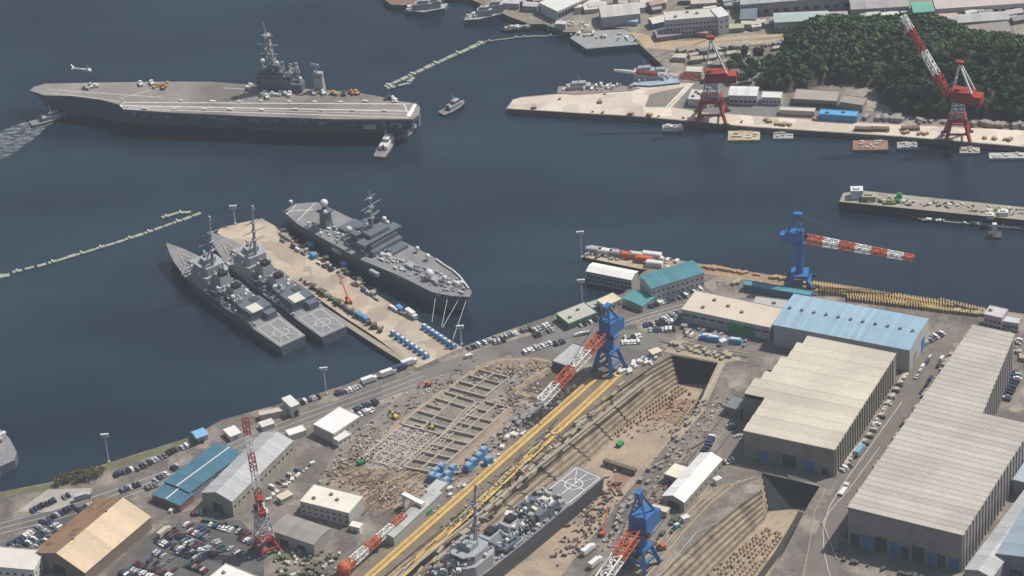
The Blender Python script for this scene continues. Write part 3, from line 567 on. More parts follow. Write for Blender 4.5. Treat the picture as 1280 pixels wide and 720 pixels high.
def destroyer(label, stern, bow, zd, z0, cat='destroyer', name='destroyer', group=None, seed=1, L=165., dock=False):
    a, b = G(*stern, zd+z0), G(*bow, zd+z0+3); d = b-a; az = math.atan2(d.y, d.x); L = min(d.length, L) if not dock else L; rr = random.Random(seed)
    t = thing(name, label, cat, (a.x, a.y, z0), az, group); k = L/165
    def X(v): return (v+7*max(0, min(1, (v-34)/14, (127-v)/14)))*k
    t.scale = (1, 1.13, 1.2)
    h = MB(); hull(h, L, [(0, 8.2, 9.4, 6.2), (X(32), 9, 10.4, 6.4), (X(34), 9, 10.4, 7.2), (X(60), 9.6, 11, 7.4), (X(95), 9.4, 11, 7.8), (X(116), 8, 10.6, 8.3), (X(130), 5.6, 9.4, 9.0), (X(141), 3.4, 7.6, 9.6), (X(151), 1.7, 5.2, 10.3), (X(159), .6, 2.6, 10.8), (L, .15, .5, 11.2)], -4 if not dock else -9, 0, 1, 4)
    h.build('hull', [M_navy, M_deck], t)
    # flight deck marks
    f = MB(); z = 6.42; strip(f, (2, 8), (X(31), 8), z, .5); strip(f, (2, -8), (X(31), -8), z, .5); strip(f, (2, -8), (2, 8), z, .5); strip(f, (X(31), -8), (X(31), 8), z, .5)
    strip(f, (3, 0), (X(30), 0), z+.03, .5); strip(f, (X(16), -8), (X(16), 8), z+.02, .5); ringline(f, (X(15), 0), 4.6, z+.04, .5); strip(f, (X(3), -7), (X(14), 0), z+.05, .35); strip(f, (X(3), 7), (X(14), 0), z+.05, .35)
    f.build('deck_marking', mat('worn_deck_paint', (.56, .56, .54), var=.25, scale=.6) if not dock else M_white, t)
    s_ = MB(); s_.box(X(43), 0, 6.5, X(18), 17, 6.5, taper=.94); s_.box(X(36), -4.5, 6.5, X(8), 7, 4.5); s_.box(X(57), 0, 7, X(12), 12, 4)
    s_.build('hangar', M_navy, t)
    q = MB(); q.box(X(40), 2.6, 13, X(10), 8, .5); q.build('canopy', mat('pale_canvas', (.6, .58, .5), var=.1), t)
    for cx, hh in ((65, 15), (82, 17)):
        q = MB(); q.box(X(cx), 0, 7.3, X(13), 10, hh-6, taper=.7); fu = q.build('funnel', M_navy2, t)
        q = MB(); q.box(X(cx)-1.5, 0, hh+1.2, X(6), 5, 2.2, taper=.9); q.build('funnel_cap', M_black, fu)
    q = MB(); q.box(X(74), 0, 7.3, X(14), 19, 3.5); q.box(X(74), -7, 10.8, 5, 2.5, 2); q.box(X(72), 7, 10.8, 5, 2.5, 2); q.build('mid_deckhouse', M_navy, t)
    q = MB()                                           # faceted bridge block
    q.prism([(X(88), -8), (X(92), -10), (X(106), -10), (X(112), -5.5), (X(112), 5.5), (X(106), 10), (X(92), 10), (X(88), 8)], 7.3, 15.5)
    q.prism([(X(90), -6), (X(94), -8), (X(104), -8), (X(109), -4), (X(109), 4), (X(104), 8), (X(94), 8), (X(90), 6)], 15.5, 20.5)
    q.box(X(99), 0, 20.5, 7, 8, 3); br = q.build('bridge', M_navy2, t)
    q = MB(); q.prism([(X(104.5), -8.1), (X(109.2), -4.1), (X(109.2), 4.1), (X(104.5), 8.1)], 18.2, 19.3); q.build('window_band', M_glass, br)
    m = MB(); top = 52
    m.cyl((X(93), 0, 20), (X(90), 0, top), 1.3, .6, 8); m.bar((X(98), 2.5, 20), (X(90.5), 0, 36), .6); m.bar((X(98), -2.5, 20), (X(90.5), 0, 36), .6)
    for zz, ww in ((31, 6), (37, 9), (43, 6)): m.bar((X(91), -ww, zz), (X(91), ww, zz), .4); m.box(X(91), 0, zz, 3, 3, .5)
    m.box(X(89), 0, top, 1.6, 1.6, 1.5); m.ball((X(89), 0, top+2.4), 1.0, 8, 5)
    m.build('mast', M_navy2, t)
    for x, y, z, r in ((60, 5, 11.5, 1.6), (60, -5, 11.5, 1.6), (76, 7, 12.5, 1.3), (96, 8.5, 16, 1.2), (96, -8.5, 16, 1.2), (51, 0, 15, 1.3)):
        q = MB(); q.cyl((X(x), y, z-2.2), (X(x), y, z), .6, .5, 6); q.ball((X(x), y, z+r*.7), r, 10, 6); q.build('radome', M_dome, t)
    for x in (51, 101):
        q = MB(); q.box(X(x), 0 if x > 60 else 4, 20.5+3 if x > 60 else 13, 2.6, 2.6, 1.6); q.cyl((X(x), 0 if x > 60 else 4, 24.5 if x > 60 else 14.4), (X(x)+3, 0 if x > 60 else 4, 25.6 if x > 60 else 15.4), .7, .9, 8); q.build('gun_director', M_navy2, t)
    g = MB(); g.box(X(130), 0, 8.8, 6, 4.6, 3, taper=.7); g.cyl((X(132), 0, 10.6), (X(132)+8, 0, 11.8), .28, .2, 6); g.build('deck_gun', M_navy2, t)
    v = MB(); v.box(X(119), 0, 8.2, 9, 7, .6); v.box(X(47), -3, 13, 6, 5, .5); v.build('missile_hatches', M_steel, t)
    for sx in (70, 78):
        for y in (9.2, -9.2):
            q = MB(); q.prism([(X(sx)-3.4, y-1.1), (X(sx)+2, y-1.1), (X(sx)+3.8, y), (X(sx)+2, y+1.1), (X(sx)-3.4, y+1.1)], 8.4, 9.5); q.build('boat', M_black if sx > 72 else M_navy2, t)
    c = MB()                                            # deck clutter: lockers, reels, raft canisters
    for i in range(190):
        x = X(rr.uniform(34, 126)); y = rr.choice((-1, 1))*rr.uniform(6.8, 10.2); c.box(x, y, 7.2, rr.uniform(.6, 2.6), rr.uniform(.5, 1.4), rr.uniform(.6, 2.0), rr.choice((0, 0, .4)))
    for i in range(50):
        x = X(rr.uniform(58, 108)); y = rr.uniform(-6, 6); c.box(x, y, 11 if x < X(88) else 15.6, rr.uniform(.6, 2.4), rr.uniform(.6, 2), rr.uniform(.8, 3.4))
    c.build('deck_fittings', M_navy2, t); c = MB()
    for i in range(80):
        x = X(rr.uniform(36, 126)); y = rr.uniform(-9.5, 9.5); c.box(x, y, 7.2 if abs(y) > 7 else 11, rr.uniform(.6, 1.6), rr.uniform(.6, 1.4), rr.uniform(.8, 2.2))
    c.build('deck_locker', M_dome, t)
    r = MB()
    for sy in (-1, 1):
        for i in range(26): x = X(6*i+3); yy = 10.2*min(1, ((L-x)/X(48))**.6); r.bar((x, sy*yy, 6.4+max(0, x-X(90))*.06), (x, sy*yy, 7.6+max(0, x-X(90))*.06), .12)
    r.build('railing', M_navy2, t)
    if not dock:
        q = MB(); strip(q, (X(133), -4), (X(150), 0), 10.35, .4); strip(q, (X(133), 4), (X(150), 0), 10.35, .4); q.cyl((L-1, 0, 11), (L-1, 0, 14), .12, .08, 5); q.build('anchor_gear', mat('deck_yellow', (.5, .42, .26)), t)
        for x in (36, 52):
            q = MB(); q.cyl((X(x), 9, 6), (X(x)-2, 9, 17), .12, .06, 5); q.build('whip_antenna', M_navy2, t)
    return t
destroyer('grey destroyer on the outer berth left of the other, farthest from the pier', (366, 426), (209, 308), 7.8, 0, seed=3, group='destroyers moored side by side')
destroyer('grey destroyer berthed directly against the pale pier deck', (418, 414), (263, 294), 7.8, 0, seed=8, group='destroyers moored side by side')
destroyer('grey destroyer standing on the floor of the large dry dock, helipad astern', (738, 590), (520, 760), 6.5, Z1+8.6, dock=True, seed=12, name='docked_destroyer', L=158).scale = (1.2, 1.2, 1.15)

DKS = bpy.data.objects['docked_destroyer']; rr = random.Random(88); mbs = [MB(), MB(), MB(), MB()]
for i in range(260):
    x = rr.uniform(34, 128); y = rr.uniform(-9, 9); mbs[rr.choice((0, 0, 1, 1, 2, 3))].box(x, y, 8 if abs(y) > 7 else (13 if x < 52 else 11 if x < 88 else 17), rr.uniform(.5, 4), rr.uniform(.4, 2.4), rr.uniform(.4, 3.0), rr.uniform(0, 3))
for m_, k_ in zip(mbs, (M_navy2, M_steel, mat('canvas_blue_grey', (.16, .19, .26)), mat('pale_canvas', (.6, .58, .5), var=.1))): m_.build('work_gear', k_, DKS)
for x, y, z_ in ((62, -6, 14), (70, 3, 15), (96, -5, 19), (104, 4, 17), (112, -3, 15)): MB().box(x, y, z_, 4, 3.4, .8, .4).build('tarpaulin', mat('white_tarp', (.62, .61, .57)), DKS)
# command ship
def outline_hull(poly, z, zb, cl0, cl1, shrink, m_side, m_top, parent, inv, nm='hull'):
    """hull under a deck outline; lower edge pulled to the centre line"""
    P = [inv @ G(x, y, z) for x, y in poly]; c0, c1 = inv @ G(*cl0, z), inv @ G(*cl1, z); ax = (c1-c0).normalized(); n = len(P)
    if sum(P[i].x*P[(i+1) % n].y-P[(i+1) % n].x*P[i].y for i in range(n)) < 0: P.reverse()
    rows = []; Ln = (c1-c0).length
    for zz, s_, e in ((z, 1, 0), (z*.6, (1+shrink)/2+.04, .3), (0, shrink, .7), (zb, shrink*.9, 1)):
        row = []
        for p in P:
            u = (p-c0).dot(ax); q = c0+ax*u; off = p-q; u2 = u-e*max(0, (u-Ln*.8))*.22
            v = c0+ax*u2+off*s_; row.append((v.x, v.y, zz))
        rows.append(row)
    mb = MB()
    for a, b in zip(rows, rows[1:]): mb.add(a+b, [(n+i, n+(i+1) % n, (i+1) % n, i) for i in range(n)], 0)
    mb.add(rows[0], [tuple(range(n))], 1)
    o = mb.build(nm, [m_side, m_top], parent); return o, P
def local_frame(a, b, z):
    A, B = G(*a, z), G(*b, z); d = B-A; az = math.atan2(d.y, d.x)
    M = Matrix.Translation((A.x, A.y, 0)) @ Matrix.Rotation(az, 4, 'Z'); return A, az, d.length, M.inverted()
A, az, Lc, inv = local_frame((368, 257), (590, 369), 14)
cs = thing('command_ship', 'large grey command ship with a flat deck and white radomes moored right of the pier', 'warship', (A.x, A.y, 0), az)
lcc = [(354, 264), (369, 254.5), (397, 252.5), (417, 262), (448, 277), (510, 305), (540, 320), (565, 337), (581, 353), (590, 365), (587, 371), (565, 370), (540, 365), (500, 345), (452, 325), (402, 297), (372, 280)]
outline_hull(lcc, 14, -4, (368, 257), (590, 369), .8, M_navy, M_deck, cs, inv)
def cl(px, py, z=14): return inv @ G(px, py, z)
q = MB(); e = [cl(*p) for p in [(354, 264), (369, 254.5), (397, 252.5)]]
for a_, b_ in (((372, 276), (394, 254)), ((360, 264), (392, 262)), ((358, 268), (370, 257))):
    p1, p2 = cl(*a_), cl(*b_); strip(q, (p1.x, p1.y), (p2.x, p2.y), 14.06+.01*len(q.f), .7)
q.build('deck_marking', M_line, cs)
def at(px, py): p = cl(px, py); return p.x, p.y
x, y = at(408, 282)
q = MB(); q.box(x, y, 14, 7, 7, 12, taper=.8); q.box(x, y, 26, 9, 9, 1); q.cyl((x, y, 27), (x, y, 31), 2, 1.6, 8); o = q.build('aft_tower', M_navy, cs)
MB().ball((x, y, 33), 3.0, 14, 8).build('radome', M_dome, o); q = MB(); q.ball((x+4, y-3, 28.5), 1.6); q.ball((x-4, y+3, 28.5), 1.4); q.build('radome', M_dome, o)
xs, ys = at(468, 303)
q = MB(); q.box(xs, ys, 14, 30, 28, 4); q.box(xs+4, ys, 18, 15, 25, 3.5); q.box(xs+6, ys, 21.5, 9, 37, 2, taper=.97); q.box(xs+3, ys, 23.5, 9, 18, 3); q.box(xs-12, ys+3, 18, 10, 12, 4); q.box(xs-24, ys+2, 14, 16, 16, 3); q.box(xs+20, ys+4, 14, 8, 14, 2.2); q.box(xs-8, ys-9, 18, 8, 5, 5); br = q.build('superstructure', M_navy, cs)
q = MB(); q.box(xs+10.5, ys, 22, .3, 33, .9); q.build('window_band', M_glass, br)
q = MB(); q.box(xs-4, ys+4, 27, 5, 5, 4); q.build('funnel', M_black, cs)
for dx, dy, hh in ((0, 0, 57), (-9, 6, 38)):
    m = MB(); m.cyl((xs+dx, ys+dy, 23), (xs+dx, ys+dy, hh), .8, .3, 6)
    for zz, ww in ((hh*.62, 7), (hh*.78, 9), (hh*.9, 5)): m.bar((xs+dx, ys+dy-ww, zz), (xs+dx, ys+dy+ww, zz+1), .4); m.box(xs+dx, ys+dy, zz-.6, 3, 3, .5)
    m.bar((xs+dx-5, ys+dy+2, 23), (xs+dx, ys+dy, hh*.7), .4); m.bar((xs+dx-5, ys+dy-2, 23), (xs+dx, ys+dy, hh*.7), .4); m.build('mast', M_navy2, cs)
for px, py, r in ((437, 297, 2.4), (449, 302, 2), (462, 300, 2), (482, 292, 1.9), (486, 296, 1.6), (401, 296, 1.5), (386, 283, 1.3), (486, 345-8, 1.5), (537, 349, 3.2), (556, 352, 1.8), (535, 325, 1.8), (522, 315, 1.6), (572, 360, 2), (577, 358, 1.6)):
    x, y = at(px, py); q = MB(); zb = 14 if px > 500 or px < 430 else 23 if px > 455 else 17
    q.cyl((x, y, zb), (x, y, zb+2), r*.5, r*.45, 8); q.ball((x, y, zb+1.6+r), r, 12, 7); q.build('radome', M_dome, cs)
for px, py in ((514, 334), (545, 352), (453, 285)):
    x, y = at(px, py); q = MB(); q.box(x, y, 14, 8, 5, 2.4); q.cyl((x+3, y, 17), (x+9, y+1, 17.5), .5, .35, 6); q.build('gun_platform', M_navy2, cs)
x1, y1 = at(548, 328); x2, y2 = at(583, 357); q = MB(); 
pl = [at(*p) for p in ((545, 325), (556, 333), (566, 339), (575, 347), (581, 355), (586, 362))]
for a_, b_ in zip(pl, pl[1:]): q.bar((*a_, 14.7), (*b_, 14.7), .9, 1.4)
q.build('bulwark', M_dome, cs)
rr = random.Random(4); q = MB(); qw = MB()
for i in range(190):
    px, py = lerp((400, 282), (572, 362), rr.random()); px += rr.uniform(-16, 16)*(.4+.6*rr.random()); py += rr.uniform(-6, 6); x, y = at(px, py)
    (q if rr.random() < .75 else qw).box(x, y, 14, rr.uniform(.8, 4), rr.uniform(.7, 2), rr.uniform(.6, 2.2))
for i in range(14): x, y = lerp(at(440, 318), at(545, 366), i/13); q.box(x, y+.9, 11.5, 5, 1, 2)
q.build('deck_fittings', M_navy2, cs); qw.build('deck_locker', M_dome, cs)
for px, py in ((424, 307), (470, 334)):
    x, y = at(px, py); q = MB(); q.box(x, y-2, 9, 9, 2.5, 2.6); q.build('landing_boat', M_navy2, cs)
x, y = at(365, 262); q = MB(); q.cyl((x, y, 14), (x, y, 22), .25, .15, 6); q.box(x, y, 20, 2.4, 2, 1.6); q.build('stern_light_mast', M_dome, cs)
for (a_, b_) in (((545, 366), (540, 402)), ((560, 370), (552, 408)), ((575, 371), (553, 410)), ((584, 372), (566, 424))):
    p, q2 = G(*a_, 12), G(b_[0], b_[1], ZL+1); tag(MB().cyl((0, 0, 0), q2-p, .16, n=5).build('mooring_line', M_dome, loc=p), 'pale mooring line from the command ship bow down to the pier', 'rope', 'bow mooring lines of the command ship')

# aircraft carrier
A, az, Lc, inv = local_frame((522, 139), (40, 111), 20)
cv = thing('aircraft_carrier', 'long aircraft carrier with an angled flight deck and a dark island, bow to the left', 'aircraft carrier', (A.x, A.y, 0), az)
dk = [(37, 113), (43, 108), (57, 104.5), (130, 103), (212, 102), (262, 102), (330, 107), (380, 111), (440, 114.5), (472, 120), (496, 126), (520, 129), (525, 134), (524, 143), (516, 149), (495, 149), (420, 149), (320, 145.5), (220, 141), (158, 137), (150, 131), (125, 124.5), (90, 120), (55, 119)]
def cp(px, py, z=20): p = inv @ G(px, py, z); return (p.x, p.y)
P = [cp(*p) for p in dk]
MB().prism(P, 18.2, 20).build('flight_deck', [M_navy, M_deckC], cv) if 0 else None
q = MB(); q.prism(P, 17.6, 20, 0, 1); fd = q.build('flight_deck', [M_navy, M_deckC], cv)
hl = [(44, 115), (60, 110), (130, 109), (262, 110), (400, 117), (500, 130), (514, 136), (512, 143), (480, 143), (320, 139), (160, 131), (90, 119), (55, 117)]
o, _ = outline_hull(hl, 17.6, -5, (514, 139), (44, 114), .86, M_navy, M_deck, cv, inv)
q = MB()
def ln(a_, b_, w_, dz=0): p1, p2 = cp(*a_), cp(*b_); strip(q, p1, p2, 20.05+.01*(len(q.f) % 9), w_)
ln((156, 128), (512, 130), 1.1); ln((156, 136), (512, 147), .9); ln((150, 132), (518, 139), 1.4); ln((160, 134), (514, 143), .6); ln((60, 112), (205, 122), .6); ln((64, 116), (150, 127), .6)
ln((150, 132), (156, 127), .8); ln((150, 132), (156, 137), .8); ln((150, 123), (215, 106), .6); ln((280, 110), (440, 118), .6); ln((505, 130), (512, 147), 1.0)
q.build('deck_marking', mat('worn_white_line', (.6, .59, .55), var=.35, scale=.2), fd)
for i in range(9):
    q = MB(); x, y = lerp(cp(230, 127), cp(492, 128), i/8); q.box(x+rr.uniform(-3, 3), y+rr.uniform(-1, 1), 20.1, rr.uniform(2, 5), 1.6, 1.0); q.build('deck_cover', M_dome, fd); q = MB(); x, y = lerp(cp(178, 136.5), cp(482, 138.5), i/8); q.box(x+rr.uniform(-3, 3), y+rr.uniform(-1, 1), 20.1, rr.uniform(2, 5), 1.6, 1.0); q.build('deck_cover', M_dome, fd)
x, y = cp(352, 111)
q = MB(); q.box(x, y, 20, 36, 9, 7); q.box(x+4, y, 27, 27, 9, 6); q.box(x+6, y, 33, 20, 10, 4, taper=.9); q.box(x+4, y, 37, 10, 6, 5)
isl = q.build('island', M_navy, cv)
q = MB(); q.box(x+6, y, 34.6, 20.2, 10.1, 1.2); q.box(x+4, y, 30.5, 27.3, 9.3, 1.1); q.build('window_band', M_glass, isl)
m = MB(); m.truss((x+6, y, 42), (x+7, y, 64), 7, 7, 2, 2, 6, .6); m.cyl((x+7, y, 64), (x+9, y, 78), .7, .25, 6)
for zz, ww in ((50, 7), (58, 8), (66, 5)): m.bar((x+7, y-ww, zz), (x+7, y+ww, zz), .6); m.bar((x+7-ww, y, zz), (x+7+ww, y, zz), .6); m.box(x+7, y, zz, 5, 5, 1)
m.build('mast', M_navy2, isl)
rr = random.Random(9); m = MB()
for i in range(46): m.box(x+rr.uniform(-15, 16), y+rr.uniform(-4, 4), rr.choice((27, 33, 37)), rr.uniform(.6, 2), rr.uniform(.6, 2), rr.uniform(1.5, 6))
m.build('sensor_clutter', M_navy2, isl)
for dx, dy, zz, r in ((-10, 3, 37, 2), (14, -3, 42, 2), (-16, 0, 30, 1.6), (0, 4, 45, 1.6)): MB().ball((x+dx, y+dy, zz), r).build('radome', M_dome, isl)
x, y = cp(400, 113); q = MB(); q.box(x, y, 20, 8, 6, 12, taper=.8); q.cyl((x, y, 32), (x+3, y, 44), 1, .4, 6); q.box(x, y, 33, 7, 4, 3); q.box(x+2, y, 40, 6, 1, 3); q.build('aft_radar_mast', M_navy2, cv)
q = MB()
for px, py, w_ in ((108, 121, 22), (108, 123, 14), (140, 128, 12), (190, 141, 18), (222, 143, 10), (240, 143, 10), (300, 146, 12), (330, 147, 10), (362, 149, 16), (425, 150, 20), (462, 151, 18), (470, 151, 12), (500, 150, 10)):
    x, y = cp(px, py, 15); q.box(x, y+0, 13.6, w_, 6, 2.2)
q.build('sponson', M_navy, cv)
for px, py in ((178, 141), (220, 143.5), (239, 143.5), (362, 151), (108, 122)):
    x, y = cp(px, py, 15); q = MB(); q.cyl((x, y, 15.5), (x, y, 17), 1, .9, 8); q.ball((x, y, 18), 1.6); q.build('radome', M_dome, cv)
q = MB(); rr = random.Random(14)
for i in range(90):
    u = rr.random(); px, py = lerp((165, 141), (500, 153), u); x, y = cp(px, py, 15); q.box(x, y+rr.uniform(0, 1), rr.uniform(11, 15), rr.uniform(1, 6), 1.5, rr.uniform(.6, 2.6))
for i in range(30): px, py = lerp((500, 150), (523, 146), rr.random()); x, y = cp(px, py, 12); q.box(x, y, rr.uniform(4, 15), rr.uniform(1, 3), rr.uniform(1, 4), rr.uniform(1, 4))
q.build('side_fittings', M_navy2, cv)
x, y = cp(461, 147.5, 18); x2, y2 = cp(425, 150, 12)
q = MB(); q.box(x, y-1.0, 8, 9, 1.5, 10); q.build('side_crane', M_dome, cv)
q = MB(); q.box(x2, y2, 9, 17, 3, 6); q.build('elevator_opening', M_black, cv)
x, y = cp(517, 139); q = MB(); q.prism([cp(508, 146), cp(517, 131), cp(521, 131), cp(513, 147)], 20.2, 20.6); q.build('ramp_plate', M_white, cv)
rr = random.Random(3)
TY = mat('tractor_tan', (.4, .28, .14)); TO = mat('tractor_rust', (.34, .15, .08))
yv = MB(); yv.box(0, 0, .3, 5, 2.2, 1.2); yv.box(1, 0, 1.5, 1.6, 1.8, .9); first = None
for i, (px, py, c) in enumerate([(196, 109, TY), (204, 110, TO), (209, 107, TY), (176, 106, M_dome), (190, 105, M_dome), (118, 109, M_dome), (112, 108, M_navy2), (108, 111, M_navy2), (312, 109, M_dome), (330, 118, M_dome), (342, 119, M_dome), (350, 118, M_dome), (356, 118, M_dome), (362, 119, M_dome), (392, 117, M_dome), (398, 116, TY), (404, 117, M_dome), (418, 118, TY), (430, 118, M_steel), (440, 117, TO), (446, 117, TY), (486, 124, M_steel), (492, 125, M_dome), (334, 122, M_dome)]):
    q = MB(); s2 = 1.1; q.box(0, 0, .3, 6*s2, 2.6*s2, 1.5*s2); q.box(.8, 0, 1.9, 2, 2.2, 1.2); p = G(px, py, 20.1)
    tag(q.build('deck_tractor', c, loc=p, rz=rr.uniform(0, 3)), 'small tractor parked on the carrier flight deck', 'tractor', 'tractors parked on the carrier deck')
# aircraft low over the water off the bow
p = G(108, 88, 12); hcp = thing('helicopter', 'pale helicopter hovering over the water beyond the carrier bow', 'helicopter', p, R(-12))
q = MB(); q.ball((2, 0, 0), 2.3, 12, 8, sz=.9); q.cyl((0, 0, .2), (-10, 0, 1.6), 1.4, .5, 8); q.build('fuselage', M_dome, hcp)
q = MB(); q.bar((-10, 0, 1.4), (-12, 0, 5), 1.6, .3); q.bar((-11, -2.5, 2), (-11, 2.5, 2), 1.2, .2); q.build('tail_fin', M_dome, hcp)
q = MB()
for k in range(4): a_ = k*math.pi/2+.4; q.bar((1, 0, 3), (1+8*math.cos(a_), 8*math.sin(a_), 2.9), .5, .1)
q.cyl((1, 0, 2), (1, 0, 3.1), .4); q.build('rotor', M_steel, hcp)

# tugs and small boats
def boat(label, cat, stern, bow, L, W, m_h, m_c, name='tugboat', mast=6, cab=(.35, .5, 3), group=None):
    a = yaw(stern, bow) if 0 else math.atan2((G(*bow, 1)-G(*stern, 1)).y, (G(*bow, 1)-G(*stern, 1)).x); p = (G(*stern, 1)+G(*bow, 1))/2
    t = thing(name, label, cat, (p.x, p.y, 0), a, group)
    h = MB(); hull(h, L, [(0, W*.36, W*.42, 1.8), (L*.3, W*.45, W*.5, 1.7), (L*.65, W*.42, W*.5, 2.1), (L*.88, W*.2, W*.34, 2.8), (L, .1, .4, 3.3)], -1.5, 0, 1, 1)
    o = h.build('hull', [m_h, M_deck], t); o.location = (-L/2, 0, 0)
    q = MB(); q.box(L*.05, 0, 1.9, L*cab[1], W*.6, cab[2]); q.box(L*.12, 0, 1.9+cab[2], L*cab[1]*.5, W*.45, 2.4); c = q.build('wheelhouse', m_c, t)
    q = MB(); q.box(L*.12, 0, 2.9+cab[2], L*cab[1]*.51, W*.46, .9); q.build('window_band', M_glass, c)
    if mast: q = MB(); q.cyl((L*.08, 0, 4+cab[2]), (L*.04, 0, 4+cab[2]+mast), .3, .15, 6); q.bar((L*.06, -1.6, 6+cab[2]), (L*.06, 1.6, 6+cab[2]), .2); q.build('mast', M_dome, t)
    q = MB(); q.cyl((-L*.18, 0, 1.9), (-L*.2, 0, 4.6+cab[2]*.4), .9, .8); q.build('funnel', M_steel, t)
    return t
boat('white topped tugboat pushing at the carrier side near its stern', 'tugboat', (476, 194), (489, 172), 34, 11, mat('tug_green', (.1, .14, .12)), M_dome, mast=9)
boat('tugboat with a foaming wake at the carrier bow', 'tugboat', (44, 154), (79, 145), 30, 9, M_navy, M_navy2)
boat('small dark tugboat alone in open water behind the carrier stern', 'tugboat', (557, 140), (575, 131), 24, 9, M_steel, M_navy2)
boat('tugboat at the carrier stern in its shadow', 'tugboat', (505, 170), (516, 160), 22, 8, M_navy, M_navy2)
# wake foam
fm = bpy.data.materials.new('foam'); fm.use_nodes = True; N = fm.node_tree.nodes; Lk = fm.node_tree.links; b = N['Principled BSDF']; b.inputs['Base Color'].default_value = (.55, .58, .57, 1); b.inputs['Roughness'].default_value = .9
tc = N.new('ShaderNodeTexCoord'); mp = N.new('ShaderNodeMapping'); mp.inputs['Rotation'].default_value = (0, 0, R(-25)); mp.inputs['Scale'].default_value = (.5, 1.6, 1); nn = N.new('ShaderNodeTexNoise'); nn.inputs['Scale'].default_value = .22; nn.inputs['Detail'].default_value = 8; nn.inputs['Roughness'].default_value = .75
vr = N.new('ShaderNodeMapRange'); vr.inputs[1].default_value = .44; vr.inputs[2].default_value = .75; vr.inputs[4].default_value = .75; Lk.new(tc.outputs['Object'], mp.inputs[0]); Lk.new(mp.outputs[0], nn.inputs[0]); Lk.new(nn.outputs[0], vr.inputs[0]); Lk.new(vr.outputs[0], b.inputs['Alpha'])
sheet('wake_foam', [G2(x, y, 0) for x, y in [(72, 151), (60, 157), (44, 172), (20, 190), (-10, 205), (-40, 215), (-60, 200), (-20, 175), (10, 160), (35, 151), (55, 147)]], fm, .04, kind='stuff')

# floating barriers
def boom(label, pts, n, group=None, w=3.0):
    P_ = [G(x, y, 0) for x, y in pts]; a0 = P_[0]; t = thing('floating_barrier', label, 'floating barrier', a0); q = MB(); d = MB(); rr = random.Random(2)
    for p0, p1 in zip(P_, P_[1:]):
        p0, p1 = p0-a0, p1-a0; k = max(2, int((p1-p0).length/7)); az_ = math.atan2((p1-p0).y, (p1-p0).x)
        for i in range(k):
            c = p0.lerp(p1, (i+.5)/k); q.box(c.x, c.y, -.3, 6.9, w*rr.uniform(.8, 1.1), 1.1*rr.uniform(.8, 1.2), az_+rr.uniform(-.05, .05))
            if i % 3 == 0: MB().box(c.x, c.y, .8, 1.2, w*1.25, 1.0, az_).build('buoy', mat('float_pale', (.46, .46, .4)), t)
    q.build('float', mat('float_grey', (.3, .32, .27), var=.3), t)
boom('long floating barrier line left of the destroyers', [(14, 342), (60, 330), (120, 312), (180, 293), (252, 267)], 30)
boom('short floating barrier beside the outer end of the long one', [(203, 273), (222, 267), (236, 266)], 6)
boom('rounded float cluster at the left end of the barrier line', [(-6, 347), (10, 345)], 3, w=5)
boom('floating barrier running from the carrier stern towards the far shore', [(481, 110), (540, 82), (605, 53)], 24, w=4)
boom('short second barrier beside the near end of the far one', [(482, 112), (510, 105), (516, 98)], 6)
boom('thin barrier line closing the far inlet', [(606, 53), (650, 47), (716, 44)], 16, w=1.2)

# barges, pontoons, moored craft
def slab(name, label, cat, px, z0, z1, ms, mt, group=None):
    P_ = [G(x, y, z1) for x, y in px]; c = sum(P_, Vector())/len(P_); q = MB(); q.prism([(p.x-c.x, p.y-c.y) for p in P_], z0, z1, 0, 1)
    t = thing(name, label, cat, (c.x, c.y, 0), 0, group); q.build('hull', [ms, mt], t); return t, c
def clutter_on(t, c, px, z, n, seed, cols, smin=.8, smax=4, hmax=3, name='deck_gear'):
    rr = random.Random(seed); mbs = [MB() for _ in cols]
    for i in range(n):
        u, v = rr.random(), rr.random(); a_ = lerp(lerp(px[0], px[1], u), lerp(px[3], px[2], u), v); p = G(*a_, z)-c
        mbs[rr.randrange(len(cols))].box(p.x, p.y, z, rr.uniform(smin, smax), rr.uniform(smin, smax*.7), rr.uniform(.5, hmax), rr.uniform(0, 3))
    for m_, k_ in zip(mbs, cols):
        if m_.v: m_.build(name, k_, t)
t, c = slab('floating_dock', 'long low floating dock with small cabins right of centre', 'floating dock', [(1049, 252), (1054, 241), (1075, 238), (1300, 261), (1400, 271), (1400, 289), (1280, 275)], -2, 7, mat('dark_hull', (.05, .055, .06), var=.4), mat('rust_deck', (.3, .28, .23), var=.35, scale=.08))
clutter_on(t, c, [(1058, 242), (1300, 264), (1300, 272), (1056, 250)], 7, 90, 3, [mat('gear_pale', (.5, .48, .42)), M_steel, mat('gear_tan', (.36, .32, .24))], hmax=1.6)
for px, py, sx, sy, h_, m_ in ((1071, 246, 9, 7, 7, M_dome), (1086, 249, 10, 7, 4, mat('gear_tan', (.36, .32, .24))), (1124, 247, 4, 3, 3, M_green), (1122, 253, 4, 3, 2, M_green), (1112, 254, 9, 4, 1.5, mat('olive', (.2, .22, .08))), (1238, 272, 5, 5, 3, M_dome), (1254, 268, 7, 5, 3, M_dome)):
    p = G(px, py, 7)-c; q = MB(); q.box(p.x, p.y, 7, sx, sy, h_, -.1); q.box(p.x, p.y, 7+h_, sx*.5, sy*.5, 1, -.1); q.build('deck_cabin', m_, t)
t, c = slab('pontoon', 'thin grey pontoon in front of the long floating dock', 'pontoon', [(1135, 271), (1180, 273), (1320, 284), (1320, 290), (1180, 277)], -1, 1.2, M_steel, mat('pontoon_deck', (.3, .3, .3), var=.3))
clutter_on(t, c, [(1140, 272), (1300, 284), (1300, 287), (1140, 274)], 1.2, 40, 31, [M_dome, M_steel], hmax=1.4)
